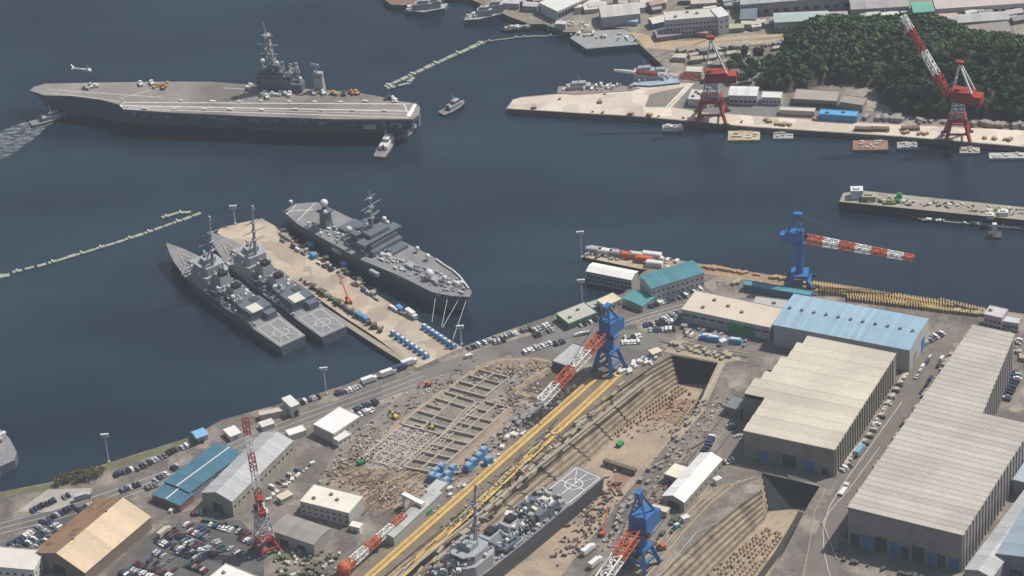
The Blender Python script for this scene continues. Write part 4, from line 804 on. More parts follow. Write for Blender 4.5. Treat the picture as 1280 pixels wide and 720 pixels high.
t, c = slab('pontoon', 'small pontoon with a white post under the floating dock', 'pontoon', [(1236, 289), (1252, 289), (1252, 297), (1234, 296)], -1, 1.5, M_steel, M_steel)
p = G(1243, 293, 1.5)-c; q = MB(); q.box(p.x, p.y, 1.5, 3, 3, 9); q.build('post', M_dome, t)
for px, py, a_, lb, mt, sx, sy in ((841, 160, 0, 'small grey float under the tip of the far apron', mat('float_deck', (.32, .33, .34), var=.2), 16, 9), (930, 170, 0, 'tan work barge under the left red crane', mat('tan_deck', (.42, .35, .24), var=.4), 24, 14),
                                   (979, 170, 0, 'grey work float right of the tan barge', mat('float_deck', (.32, .33, .34), var=.2), 15, 9), (1088, 182, 0, 'rusty red work barge at the far quay', mat('rust_deck2', (.25, .15, .11), var=.4), 26, 14), (1134, 182, 0, 'small grey float right of the rusty barge', mat('float_deck', (.32, .33, .34), var=.2), 15, 9),
                                   (1212, 188, 0, 'pale float below the right red crane', mat('pale_deck', (.38, .36, .3), var=.2), 15, 9), (1262, 195, 0, 'striped float by the right edge quay', mat('float_deck2', (.4, .39, .4), var=.3), 30, 8)):
    p = G(px, py, 1); t = thing('work_barge', lb, 'barge', (p.x, p.y, 0), R(-7)); q = MB(); q.box(0, 0, -1, sx, sy, 2.6, 0); q.build('hull', mt, t); q = MB(); rr = random.Random(px)
    for i in range(12): q.box(rr.uniform(-sx*.4, sx*.4), rr.uniform(-sy*.4, sy*.4), 1.6, rr.uniform(1, 4), rr.uniform(.8, 2), rr.uniform(.4, 1.4))
    q.build('deck_gear', mat('gear_pale', (.5, .48, .42)), t)
# barges beside the teal building
t, c = slab('quay_barge', 'brown decked barge loaded with trucks and crates left of the teal roofed building', 'barge', [(728, 321), (738, 306), (836, 323), (862, 331), (846, 338), (800, 336)], -1, 2.5, M_steel, mat('tan_deck', (.42, .35, .24), var=.4))
clutter_on(t, c, [(732, 320), (740, 309), (850, 328), (840, 336)], 2.5, 60, 41, [M_dome, mat('gear_tan', (.36, .32, .24)), M_navy2, M_pipe], hmax=2.5)
for px, py, L2, m_ in ((743, 316, 12, M_navy2), (757, 318, 11, M_dome), (770, 320, 10, M_navy2), (782, 322, 9, M_orange), (795, 322, 10, mat('gear_pale', (.5, .48, .42))), (805, 327, 12, M_orange), (815, 322, 14, M_dome), (818, 333, 12, M_dome)):
    p = G(px, py, 2.5); tag(MB().box(0, 0, 0, L2, 4.5, 4).box(0, 0, 4, L2*.9, 3.4, .4).build('cargo_box', m_, loc=p, rz=R(-20)), 'large box container standing on the brown decked barge', 'container', 'box containers on the barge')
building('long white roofed accommodation barge on the water', (733, 339), (789, 350), (738, 328), 10, 'gx', 1.6, (.33, .31, .3), (.74, .73, .7), z=0, name='accommodation_barge', cat='barge', win=[('f', 12, 5.5, 1.6, 1.4), ('f', 12, 2.5, 1.6, 1.4)])
t, c = slab('quay_barge', 'low brown barge in front of the white roofed one', 'barge', [(744, 352), (752, 345), (792, 352), (784, 360)], -1, 2, M_steel, mat('tan_deck', (.42, .35, .24), var=.4))
clutter_on(t, c, [(746, 352), (790, 356), (788, 353), (752, 347)], 2, 20, 43, [mat('gear_tan', (.36, .32, .24)), M_pipe], hmax=1.5)
# craft along the far shore
def lowship(label, pts, z, m_h, mt, seed, cab=None, name='moored_ship', cat='ship'):
    t, c = slab(name, label, cat, pts, -1, z, m_h, mt); clutter_on(t, c, [pts[0], pts[1], pts[2], pts[3]], z, 26, seed, [M_navy2, M_dome], hmax=3)
    if cab:
        for px, py, sx, h_ in cab: p = G(px, py, z)-c; q = MB(); q.box(p.x, p.y, z, sx, 6, h_); q.box(p.x, p.y, z+h_, sx*.6, 4, 2.5); q.cyl((p.x, p.y, z+h_), (p.x, p.y, z+h_+9), .4, .2, 6); q.build('deckhouse', M_navy2, t)
lowship('grey patrol ship moored by the brown mud in the top left inlet', [(506, 13), (514, 9), (545, 6), (560, 4), (556, 10), (530, 15)], 4, M_navy, M_navy2, 1, [(530, 10, 14, 5), (545, 8, 8, 6)])
lowship('second grey patrol ship with masts behind the barrier', [(579, 25), (586, 20), (630, 10), (640, 10), (636, 15), (598, 24)], 4, M_navy, M_navy2, 2, [(606, 18, 12, 5), (620, 14, 12, 7)])
lowship('dark low submarine hull lying in the far inlet', [(626, 37), (640, 34), (660, 33.5), (664, 35), (650, 36.5), (632, 38)], 1.5, M_black, M_steel, 3, name='submarine', cat='submarine')
lowship('pale landing barge beached on the far shore', [(684, 34), (690, 28), (730, 31), (742, 35), (728, 39), (700, 37)], 3, mat('pale_hull', (.4, .38, .33)), mat('pale_deck2', (.5, .46, .4), var=.2), 4, name='landing_barge', cat='barge')
lowship('square grey pontoon dock with white gear at the far shore', [(712, 47), (727, 39), (789, 36), (801, 55), (733, 61)], 4, M_navy, mat('dock_grey', (.27, .28, .28), var=.25), 5, name='pontoon_dock', cat='pontoon')
lowship('low grey and red ship moored behind the apron tip', [(696, 116), (698, 108), (770, 106), (800, 110), (790, 113), (720, 118)], 5, M_navy, mat('rusty_grey', (.25, .2, .19), var=.3), 6, [(724, 110, 18, 3)])
lowship('blue and grey survey ship moored behind the left red crane', [(790, 106), (796, 92), (826, 88), (846, 98), (850, 103), (812, 107)], 6, M_navy, mat('ship_bluegrey', (.3, .38, .44), var=.4), 7, [(806, 98, 16, 8), (826, 97, 12, 6)])
lowship('grey ship stern cut off at the left edge of the picture', [(-60, 600), (-30, 560), (0, 536), (12, 548), (21, 565), (18, 575), (0, 583), (-30, 610)], 7, M_navy, M_deck, 8, name='moored_warship')

# ------------------------------------------------------------------ cranes
def band(n, a=0, b=1, per=2): return lambda k: (a if (k//per) % 2 == 0 else b)
def jib_crane(label, base, tip, tip_z, col, hp=18, ht=15, hw=9, legw=14, rail_az=0, house=(13, 8, 7), jw=4.0, n=16, per=4, jib_cols=None, white_tower=False, solid=False, z=ZL, af=16, name='jib_crane', double=True, jtaper=.35, leg=2.0, jt=.12):
    p = G(*base, z); t = thing(name, label, 'crane', p, rail_az)
    zt = hp+ht; tipw = G(*tip, z+tip_z); d = tipw-p; ja = math.atan2(d.y, d.x)-rail_az
    M2 = M_navy2 if white_tower else col
    for sx in (-1, 1):
        for sy in (-1, 1):
            q = MB(); q.bar((sx*legw/2, sy*legw/2, 1.5), (sx*legw*.28, sy*legw*.28, hp), leg); lg = q.build('leg', col, t)
            q = MB(); q.box(sx*legw/2, sy*legw/2, 0, 5.5, 1.4, 1.5); q.build('bogie', M_steel, lg)
    q = MB(); q.box(0, 0, hp, legw*.72, legw*.72, 1.6)
    for s_ in (-1, 1): q.bar((-legw*.42, s_*legw*.42, hp*.45), (legw*.42, s_*legw*.42, hp*.45), 1.2); q.bar((s_*legw*.42, -legw*.42, hp*.45), (s_*legw*.42, legw*.42, hp*.45), 1.2)
    q.build('portal_frame', col, t)
    q = MB()
    if solid: q.cyl((0, 0, hp+1.6), (0, 0, zt), hw*.28, hw*.24, 12)
    else:
        q.truss((0, 0, hp+1.6), (0, 0, zt), hw, hw, hw*.7, hw*.7, 4, .8, up=Vector((0, 1, 0)))
    q.cyl((0, 0, zt-.6), (0, 0, zt+.8), hw*.5, hw*.5, 14); q.build('tower', mat('tower_pale', (.46, .48, .5)) if white_tower else M2, t)
    up = thing('slewing_head', None, None, (0, 0, zt+.8), ja); up.parent = t
    Lx, Ly, Lz = house
    q = MB(); q.box(-Lx*.25, 0, 0, Lx, Ly, Lz, taper=.95); q.box(-Lx*.9, 0, -.5, Lx*.35, Ly*.9, Lz*.8); q.box(Lx*.1, 0, Lz*.95, Lx*.35, Ly*.6, 1.6); hs = q.build('machinery_house', col, up)
    q = MB(); q.box(Lx*.36, Ly*.62, .5, 2.6, 2.4, 2.8); q.build('cab', M_glass, up)
    q = MB(); ax = -Lx*.05
    for s_ in (-1, 1):
        q.bar((Lx*.2, s_*Ly*.4, Lz), (ax, s_*1.0, Lz+af), leg*.4); q.bar((-Lx*.7, s_*Ly*.4, Lz*.8), (ax, s_*1.0, Lz+af), leg*.6)
    q.bar((Lx*.1, -Ly*.3, Lz+af*.4), (Lx*.1, Ly*.3, Lz+af*.4), .6)
    q.build('a_frame', M_white if white_tower else col, up)
    q = MB(); q.box(ax, 0, Lz+af-.6, 6, 3.4, 2.2); q.build('a_frame_head', col, up)
    # jib in the frame of the head
    root_z = 2.0; dist = math.hypot(d.x, d.y); j0 = Vector((Lx*.4, 0, root_z)); j1 = Vector((dist, 0, tip_z-zt-.8))
    q = MB(); q.truss(j0, j1, jw, jw*.8, jw*jtaper, jw*jtaper, n, max(.45, jw*jt), mi=band(n, 0, 1, per))
    j = q.build('jib', jib_cols or [col, M_white], up)
    q = MB(); q.bar(Vector((ax, 0, Lz+af)), j0.lerp(j1, .75), .22); q.bar(Vector((ax, .8, Lz+af)), j1, .18); q.build('luffing_rope', M_steel, up)
    hk = j1+Vector((0, 0, -10)); q = MB(); q.cyl(j1, hk, .12, n=4); q.box(hk.x, hk.y, hk.z-2, 1.4, 1, 2.4); q.build('hook_block', M_steel, up)
    return t
jib_crane('red portal crane on the far apron with its jib lowered to the left', (890, 148), (768, 88), 42, M_red, hp=17, ht=15, legw=22, hw=12, house=(18, 9, 8), jw=3.6, white_tower=True, z=ZF, af=28, n=20, per=5, rail_az=R(-8))
jib_crane('red portal crane near the right edge with its striped jib raised', (1197, 173), (1129, 20), 96, M_red, hp=17, ht=15, legw=18, hw=10, house=(17, 10, 9), jw=5.5, white_tower=True, z=ZF, af=22, n=18, per=5, rail_az=R(-8), jtaper=.6)
jib_crane('slim blue quay crane with a long level red and white jib', (1000, 353), (1142, 323), 25, M_blue, hp=7, ht=26, legw=17, hw=9.5, house=(12, 7, 8), jw=5.5, solid=True, af=13, n=20, per=3, rail_az=R(-10), jib_cols=[M_orange, M_white], jtaper=.6)
jib_crane('tall blue crane at the head of the yellow rails, jib low to the left', (762, 462), (676, 503), 16, M_blue, hp=16, ht=12, legw=15, hw=15, solid=True, leg=2.5, jt=.13, house=(12, 10, 10), jw=6, af=11, n=16, per=4, rail_az=R(47), jib_cols=[M_orange, M_white], jtaper=.8)
jib_crane('blue crane between the two dry docks at the bottom edge', (803, 706), (728, 760), 14, M_blue, hp=14, ht=12, legw=15, hw=15, solid=True, leg=2.5, jt=.13, house=(14, 13, 11), jw=7, af=16, n=12, per=4, rail_az=R(47), jib_cols=[M_orange, M_white], jtaper=.9)
jib_crane('red and white lattice crane by the car park with a nearly upright jib', (333, 688), (306, 523), 84, M_red, hp=9, ht=21, legw=13, hw=9, house=(6, 5, 4), jw=4.2, white_tower=True, af=5, n=20, per=4, rail_az=R(30), jib_cols=[M_red, M_white], jtaper=.9, leg=1.3, jt=.1)
# jib resting beside the grey shed
a_, b_ = G(424, 716, ZL+6), G(506, 644, ZL+9); t = thing('lowered_crane_jib', 'red and white lattice crane jib lying along the narrow grey shed', 'crane jib', a_)
q = MB(); q.truss((0, 0, 0), b_-a_, 5, 4, 3.5, 3, 20, .55, mi=band(20, 0, 1, 4)); q.build('jib', [M_orange, M_white], t); q = MB(); q.ball((3, 3, 1), 4.5, 8, 5); q.box(3, 3, -5, 7, 6, 4); q.build('winch_house', M_orange, t)
for u in (.15, .55, .95): q = MB(); v = (b_-a_)*u; q.box(v.x, v.y, -5.6, 2, 5, 3.6+v.z); q.build('trestle', M_steel, t)
p = G(518, 640); t = thing('portal_gate', 'white portal frame straddling the narrow grey shed', 'portal frame', p, R(135)); q = MB()
for s_ in (-1, 1): q.box(s_*8, 0, 0, 1.6, 2.4, 9)
q.box(0, 0, 9, 18, 3.4, 2); q.build('frame', M_white, t)

# light masts
def mast_(px, py, h, lb):
    p = G(px, py); t = thing('light_mast', lb, 'light mast', p); q = MB(); q.cyl((0, 0, 0), (0, 0, h), .5, .3, 8); q.box(0, 0, 0, 1.8, 1.8, 1); q.build('pole', mat('galvanised', (.5, .51, .5)), t)
    q = MB(); q.box(0, 0, h-1.5, 4.5, 1.4, .5); q.box(0, 0, h+.3, 5.5, 1.4, .5); q.build('bracket', mat('galvanised', (.5, .51, .5)), t)
    for i in range(4): q = MB(); q.box(-2+i*1.33, .6, h-.6, .9, .8, .8); q.build('floodlight', M_dome, t)
mast_(136, 578, 22, 'tall light mast on the quay grass above the parked cars'); mast_(408, 493, 21, 'light mast on the quay left of the white trucks'); mast_(728, 381, 20, 'light mast beside the low green edged hut')
mast_(727, 322, 21, 'light mast at the left end of the barges'); mast_(294, 280, 15, 'light mast on the outer end of the pier'); mast_(577, 431, 15, 'light mast at the foot of the pier by the bow')
# ------------------------------------------------------------------ vehicles
CARC = {'white': (.7, .7, .69), 'silver': (.42, .43, .44), 'black': (.025, .025, .03), 'dark blue': (.04, .06, .13), 'grey': (.17, .175, .18), 'red': (.35, .03, .03), 'maroon': (.13, .03, .05), 'green': (.04, .12, .09), 'light blue': (.2, .36, .5), 'beige': (.5, .44, .34)}
def carmesh(kind, col):
    m = mat('car_'+col.replace(' ', '_'), CARC[col], rough=.35, var=.04, spec=.5); q = MB()
    if kind == 'sedan':
        q.prism([(-2.25, -.85), (2.1, -.85), (2.3, -.6), (2.3, .6), (2.1, .85), (-2.25, .85)], .3, .95); q.box(-.2, 0, .95, 2.6, 1.55, .32, mi=1, taper=.9); q.box(-.25, 0, 1.27, 2.1, 1.35, .14)
    elif kind == 'van':
        q.prism([(-2.1, -.85), (2.1, -.85), (2.2, 0), (2.1, .85), (-2.1, .85)], .3, 1.15); q.box(-.1, 0, 1.15, 3.9, 1.6, .45, mi=1, taper=.95); q.box(-.15, 0, 1.6, 3.6, 1.5, .25)
    elif kind == 'truck':
        q.box(-1.2, 0, .9, 6.4, 2.4, 2.5); q.box(3.1, 0, .7, 1.8, 2.2, 1.8); q.box(3.6, 0, 1.6, .9, 2.0, .6, mi=1)
    elif kind == 'flatbed':
        q.box(-1.2, 0, .8, 6.2, 2.3, .6); q.box(3.1, 0, .6, 1.7, 2.2, 1.9, mi=0); q.box(3.5, 0, 1.5, 1.0, 2.0, .6, mi=1)
    xs = (-1.35, 1.35) if kind in ('sedan', 'van') else (-3, 2.9)
    for x in xs:
        for y in (-.82, .82) if kind in ('sedan', 'van') else (-1.05, 1.05): q.cyl((x, y-.12, .35), (x, y+.12, .35), .35, n=8, mi=2)
    me = q.build('parked_'+{'sedan': 'car', 'van': 'van', 'truck': 'truck', 'flatbed': 'flatbed_truck'}[kind], [m, M_glass, M_rubber])
    return me
PROTO = {}; NC = [0]; rc = random.Random(21)
def car(kind, col, p, a, label, group):
    key = (kind, col)
    if key not in PROTO: o = PROTO[key] = carmesh(kind, col)
    else: o = PROTO[key].copy(); C.objects.link(o)
    o.location = p; o.scale = (1.2,)*3; o.rotation_euler = (0, 0, a); o['label'] = label; o['group'] = group; o['category'] = {'sedan': 'car', 'van': 'van', 'truck': 'truck', 'flatbed': 'truck'}[kind]; NC[0] += 1
    return o
W_ = ['white', 'white', 'silver', 'black', 'black', 'dark blue', 'grey', 'silver', 'grey']
def row(where, p0, p1, n, pal=None, cross=True, fill=1.0, z=ZL, kinds=('sedan', 'sedan', 'van')):
    pal = pal or W_; A_, B_ = G(*p0, z), G(*p1, z); a0 = math.atan2((B_-A_).y, (B_-A_).x)
    for i in range(n):
        if rc.random() > fill: continue
        p = A_.lerp(B_, (i+.5)/n); c = rc.choice(pal); k = rc.choice(kinds)
        a = a0+(math.pi/2 if cross else 0)+rc.uniform(-.05, .05)+(math.pi if rc.random() < .4 else 0)
        car(k, c, (p.x+rc.uniform(-.3, .3), p.y+rc.uniform(-.4, .4), z+.1), a, '%s %s parked %s' % (c, {'sedan': 'car', 'van': 'van', 'truck': 'box truck', 'flatbed': 'flatbed truck'}[k], where), '%s %ss %s' % (c, {'sedan': 'car', 'van': 'van', 'truck': 'truck', 'flatbed': 'flatbed truck'}[k], where))
DK = ['black', 'black', 'dark blue', 'grey', 'silver', 'white', 'black', 'dark blue']
CP = ['black', 'dark blue', 'black', 'white', 'silver', 'grey', 'green', 'maroon', 'black', 'white', 'dark blue', 'grey', 'maroon', 'silver']
w1 = 'on the quay verge above the road'
row(w1, (142, 596), (168, 587), 5, DK); row(w1, (170, 588), (222, 562), 11, ['black', 'black', 'dark blue', 'silver', 'grey']); row(w1, (226, 561), (254, 551), 6, DK, fill=.8)
row('beside the gravel patch on the left quay', (38, 640), (70, 626), 7, ['black', 'dark blue', 'black']); row('beside the gravel patch on the left quay', (74, 625), (92, 618), 4, DK, fill=.8)
w2 = 'in the dense rows left of the tan gabled shed'
row(w2, (50, 656), (94, 633), 9, DK); row(w2, (96, 640), (130, 626), 8, ['black', 'dark blue', 'silver']); row(w2, (22, 678), (52, 658), 8, W_); row(w2, (30, 683), (60, 663), 8, DK); row(w2, (14, 682), (34, 696), 4, W_); row(w2, (58, 652), (76, 662), 5, DK)
row(w2, (40, 688), (72, 668), 8, W_, fill=.8)
row('by the road next to the teal roofed sheds', (150, 615), (176, 606), 5, W_, fill=.9); row('by the road next to the teal roofed sheds', (192, 603), (224, 583), 7, W_, fill=.8); row('by the road next to the teal roofed sheds', (182, 612), (196, 606), 3, ['beige', 'grey'])
w3 = 'in the crowded car park below the grey gabled warehouse'
for k, (a_, b_, n) in enumerate([((222, 671), (262, 688), 11), ((228, 678), (270, 696), 12), ((206, 668), (222, 675), 4), ((216, 684), (258, 699), 12), ((168, 706), (214, 722), 12), ((160, 712), (206, 728), 12), ((176, 698), (222, 715), 6), ((230, 655), (262, 667), 6), ((214, 660), (222, 672), 3), ((262, 656), (290, 664), 7), ((268, 676), (282, 690), 4), ((240, 644), (258, 640), 4), ((276, 654), (288, 662), 4), ((296, 664), (312, 670), 4)]):
    row(w3, a_, b_, n, CP, fill=[1, 1, .9, .9, 1, 1, .5, .7, .8, .9, .8, .8, .9, .8][k])
w4 = 'on the quay between the white trucks and the gate tower'
row(w4, (376, 505), (400, 496), 6, W_); row(w4, (432, 491), (456, 481), 6, W_); row(w4, (420, 494), (430, 490), 3, DK)
row('behind the white roofed workshop', (434, 518), (470, 505), 9, ['black', 'dark blue', 'white', 'silver']); row('behind the white roofed workshop', (438, 524), (468, 512), 8, ['white', 'silver', 'black']); row('behind the white roofed workshop', (446, 512), (472, 502), 7, ['dark blue', 'grey', 'black'])
row('between the warehouse and the road', (318, 562), (350, 547), 8, ['white', 'white', 'silver', 'black'], fill=.9); row('between the warehouse and the road', (326, 568), (350, 556), 5, W_, fill=.8)
row('by the right wall of the grey gabled warehouse', (338, 612), (374, 588), 8, W_, fill=.8)
w5 = 'on the open quay right of the pier foot'
row(w5, (585, 437), (620, 424), 9, DK); row(w5, (622, 425), (664, 411), 10, W_, fill=.9); row(w5, (600, 432), (632, 426), 6, W_, fill=.7); row(w5, (654, 442), (690, 429), 8, ['white', 'silver', 'white']); row(w5, (692, 432), (706, 427), 4, W_); row(w5, (664, 415), (690, 405), 7, ['white', 'silver', 'grey']); row(w5, (668, 421), (692, 412), 6, W_, fill=.8); row(w5, (720, 420), (735, 417), 3, ['white', 'silver'], cross=False)
row(w5, (724, 408), (752, 398), 7, DK, fill=.8)
w6 = 'in front of the teal roofed quay building'
row(w6, (812, 384), (844, 374), 9, DK); row(w6, (848, 374), (878, 362), 8, DK)
w7 = 'on the lot left of the beige office roof'
row(w7, (804, 408), (846, 402), 11, DK); row(w7, (806, 414), (850, 412), 9, W_, fill=.8); row(w7, (826, 402), (848, 392), 6, DK); row(w7, (780, 424), (802, 420), 5, W_); row(w7, (776, 430), (800, 428), 6, ['white', 'silver', 'white']); row(w7, (856, 418), (890, 424), 6, W_, fill=.7)
row('near the upper corner of the big dry dock', (796, 448), (818, 452), 5, W_, fill=.7)
w8 = 'in the lane between the tan and ribbed halls'
row(w8, (1150, 432), (1178, 418), 9, ['white', 'silver', 'grey', 'black']); row(w8, (1154, 428), (1180, 416), 6, W_); row(w8, (1126, 478), (1080, 560), 10, W_, fill=.7); row(w8, (1050, 590), (1064, 582), 3, W_)
row('on the strip right of the ribbed hall', (1252, 500), (1268, 465), 9, DK); row('on the strip right of the ribbed hall', (1258, 503), (1274, 468), 9, DK); row('on the strip right of the ribbed hall', (1262, 440), (1276, 425), 5, W_, fill=.7)
row('on the ground between the docks and the tan hall', (880, 566), (892, 546), 6, DK); row('on the ground between the docks and the tan hall', (902, 580), (918, 576), 4, ['black', 'maroon', 'silver']); row('on the ground between the docks and the tan hall', (912, 530), (925, 548), 4, DK)
row('along the edges of the pale pier deck', (350, 300), (430, 348), 12, W_, fill=.8, cross=False); row('along the edges of the pale pier deck', (440, 355), (510, 398), 12, W_, fill=.7, cross=False)
row('on the far yard behind the white store', (1066, 24), (1120, 20), 16, ['white', 'silver', 'white', 'black'], z=ZF); row('on the far yard behind the white store', (1152, 22), (1200, 20), 12, W_, z=ZF); row('on the far yard behind the white store', (860, 128), (900, 132), 6, W_, z=ZF, fill=.6)
for k, cc, x, y, u, v, lb in [('truck', 'white', 462, 478, 20, -7, 'white box truck on the quay, nearer the gate tower'), ('truck', 'white', 486, 469, 20, -7, 'white box truck on the quay between another and the blue one'), ('truck', 'dark blue', 500, 463, 20, -7, 'dark blue truck on the quay at the pier foot'),
                              ('truck', 'white', 512, 456, 20, -7, 'small white truck right beside the pier foot'), ('van', 'white', 586, 447, 20, -6, 'long white van crossing the open quay below the pier'), ('truck', 'white', 515, 396, 10, 7, 'white truck among blue containers on the pier edge'),
                              ('truck', 'silver', 104, 624, 20, -6, 'silver truck driving on the quay road at the left'), ('truck', 'white', 963, 366, 20, 4, 'white truck under the long teal canopy'), ('flatbed', 'white', 1055, 614, 6, -8, 'white truck at the corner of the small dry dock'),
                              ('truck', 'white', 736, 690, 10, -8, 'white truck on the right side of the large dry dock'), ('truck', 'white', 745, 706, 10, -8, 'white truck lowest beside the blue dock crane'), ('truck', 'beige', 206, 668, 10, -8, 'beige truck at the corner of the tan gabled shed'), ('truck', 'light blue', 1075, 566, 6, -8, 'light blue truck in the lane beside the tan hall')]:
    A_ = G(x, y); B_ = G(x+u, y+v); o = car(k, cc, (A_.x, A_.y, ZL+.1), math.atan2((B_-A_).y, (B_-A_).x), lb, 'single trucks'); del o['group']; o.scale = (1.35,)*3

# ------------------------------------------------------------------ containers and loose yard goods
def crate_proto(name, sx, sy, sz, m, top=None):
    q = MB(); q.box(0, 0, 0, sx, sy, sz); n = 5
    for i in range(n): q.box(-sx/2+(i+.5)*sx/n, 0, .1, .12, sy+.1, sz-.2)
    if top: q.box(0, 0, sz, sx*.7, sy*.6, .5, mi=1)
    return q.build(name, [m, top or m])
def many(name, sx, sy, sz, m, label, cat, group, pts, az, top=None, jit=.1, z=ZL, sc=(1, 1)):
    o = None; rr = random.Random(len(pts)*7+3)
    for x, y in pts:
        if o is None: o = c_ = crate_proto(name, sx, sy, sz, m, top)
        else: c_ = o.copy(); C.objects.link(c_)
        c_.location = G(x, y, z)+Vector((0, 0, .05)); c_.rotation_euler = (0, 0, az+rr.uniform(-jit, jit)); s_ = rr.uniform(*sc); c_.scale = (s_,)*3
        tag(c_, label, cat, group)
def linept(a, b, n): return [lerp(a, b, i/(n-1)) for i in range(n)]
pa = yaw((345, 283), (577, 434))
many('storage_container', 3.7, 3, 3.2, M_lblue, 'blue container in the row along the left edge of the pier foot', 'container', 'blue containers on the left pier edge', linept((492, 419), (533, 447), 8), pa, M_dome)
many('storage_container', 3.7, 3, 3.2, M_lblue, 'blue container in the row along the right edge of the pier foot', 'container', 'blue containers on the right pier edge', linept((531, 411), (567, 435), 8), pa, M_dome)
many('storage_container', 6, 3, 3.5, M_lblue, 'light blue box standing alone on the middle of the pier edge', 'container', 'lone light blue boxes on the pier', [(388, 309), (392, 322), (430, 333), (457, 401), (450, 397), (500, 388)], pa, None)
many('supply_pallet', 3, 2.2, 1.8, mat('pallet_mix', (.36, .31, .25), var=.5), 'small loaded pallet lying along the pier deck edge', 'pallet', 'pallets along the pier', [lerp((348, 291), (470, 370), random.random()) for _ in range(26)]+[lerp((380, 352), (478, 412), random.random()) for _ in range(40)], pa, None, 1.5, sc=(.6, 1.5))
many('dark_crate', 2.6, 2, 2.2, mat('dark_crate', (.09, .1, .08), var=.5), 'dark crate beside the ships on the pier deck', 'crate', 'dark crates on the pier', [lerp((352, 290), (470, 366), random.random()) for _ in range(22)]+[lerp((376, 350), (480, 418), random.random()) for _ in range(30)], pa, None, 1.5, sc=(.6, 1.6))
ra = yaw((595, 600), (740, 474))
many('blue_machine_unit', 5, 4, 5, M_lblue, 'light blue machine unit in the cluster at the foot of the excavation', 'machine', 'light blue machine units', [(545, 594), (552, 588), (560, 598), (566, 590), (548, 602), (558, 606), (540, 600), (586, 588), (592, 582), (599, 575), (605, 568), (611, 580)], ra, M_navy2, .4)
many('blue_box', 5, 3, 3, M_lblue, 'small blue box in the row beside the narrow grey shed', 'container', 'blue boxes by the grey shed', [(492, 676), (502, 668), (512, 659), (521, 652), (527, 647)], ra, None)
many('green_box', 5, 3, 3, M_green, 'small green box at the end of the blue box row', 'container', None, [(535, 642)], ra, None)
many('green_skip', 5, 3.5, 2.6, M_green, 'green skip on the dry dock floor', 'skip', None, [(775, 557)], ra, None, z=Z1)
many('quay_trestle', .9, 5.5, 2.4, mat('trestle_yellow', (.46, .33, .13), var=.4, scale=.05), 'yellow steel trestle in the long double row on the far quay edge', 'trestle', 'yellow trestles on the quay', linept((1018, 357), (1190, 383), 50)+linept((1026, 364), (1176, 387), 46), R(-7), None, .1)
many('quay_trestle', .9, 4.5, 2.4, mat('trestle_tan', (.36, .27, .16)), 'tan steel trestle in the row behind the yellow ones', 'trestle', 'tan trestles on the quay', linept((1060, 374), (1222, 394), 46)+linept((1176, 378), (1230, 390), 16), R(-7), None, .15)
many('steel_block', 5, 2, 1.4, mat('rust_tan', (.4, .27, .16), var=.5), 'rusty steel part stored along the quay strip', 'steel part', 'rusty parts along the quay strip', [lerp((880, 334), (985, 350), random.random()) for _ in range(36)], R(-8), None, .5, sc=(.5, 1.4))
M_gbox = mat('box_grey', (.27, .26, .245), var=.5)
YD = [('steel_bundle', 8, .6, .6, M_steel, 'dark steel bundle along the strip beside the yellow rail', 'steel bundle', 'dark bundles by the yellow rail', ((500, 720), (700, 530)), 60, .15),
      ('timber_stack', 5, 1.4, 1, mat('gear_tan', (.36, .32, .24)), 'tan stack along the strip between rail and dock steps', 'stack', 'tan stacks along the dock steps', ((520, 722), (780, 480)), 70, .2),
      ('timber_stack', 4, .9, .7, M_wood, 'pale timber stack lying on the dirt below the excavation', 'timber stack', 'timber stacks on the dirt', ((440, 590), (520, 636)), 70, .35),
      ('steel_bundle', 7, .7, .6, M_pipe, 'brown steel bundle lying on the dirt below the excavation', 'steel bundle', 'steel bundles on the dirt', ((440, 588), (530, 640)), 60, .3),
      ('equipment_box', 3, 2.2, 2, M_gbox, 'grey equipment box on the strip beside the yellow crane rail', 'box', 'grey boxes by the crane rail', ((560, 600), (690, 500)), 46, .6),
      ('pale_box', 2.6, 2, 1.6, M_dome, 'pale box on the strip beside the yellow crane rail', 'box', 'pale boxes by the crane rail', ((540, 640), (700, 496)), 26, .6),
      ('equipment_box', 3, 2, 2, M_gbox, 'grey equipment box along the right coping of the large dry dock', 'box', 'grey boxes along the dock coping', ((880, 500), (760, 670)), 46, .3),
      ('steel_bundle', 6, 1, .8, M_pipe, 'brown steel bundle between the two dry docks', 'steel bundle', 'steel bundles between the docks', ((890, 530), (770, 700)), 36, .4),
      ('pale_box', 2.6, 2, 1.8, M_dome, 'pale box at the rail end by the tall blue crane', 'box', 'pale boxes at the rail end', ((770, 470), (826, 446)), 22, .8),
      ('equipment_box', 3, 2, 2, M_gbox, 'grey box on the dirt right of the foundations', 'box', 'grey boxes on the dirt', ((640, 540), (700, 480)), 22, .8),
      ('crate', 3, 2, 1.6, mat('gear_tan', (.36, .32, .24)), 'tan crate by the caisson end of the large dry dock', 'crate', 'tan crates by the caisson end', ((846, 434), (915, 446)), 34, .5),
      ('crate', 3, 2, 1.6, mat('gear_tan', (.36, .32, .24)), 'tan crate scattered behind the beige office roof', 'crate', 'tan crates behind the office', ((900, 352), (1000, 366)), 26, .5),
      ('dark_crate', 3, 2, 1.8, mat('dark_crate', (.09, .1, .08), var=.5), 'dark crate beside the blue crane at the bottom', 'crate', 'dark crates by the bottom crane', ((780, 710), (850, 650)), 24, .8),
      ('equipment_box', 3, 2, 2, M_gbox, 'grey box in front of the green netted office wall', 'box', 'grey boxes before the office', ((850, 412), (935, 432)), 30, .4)]
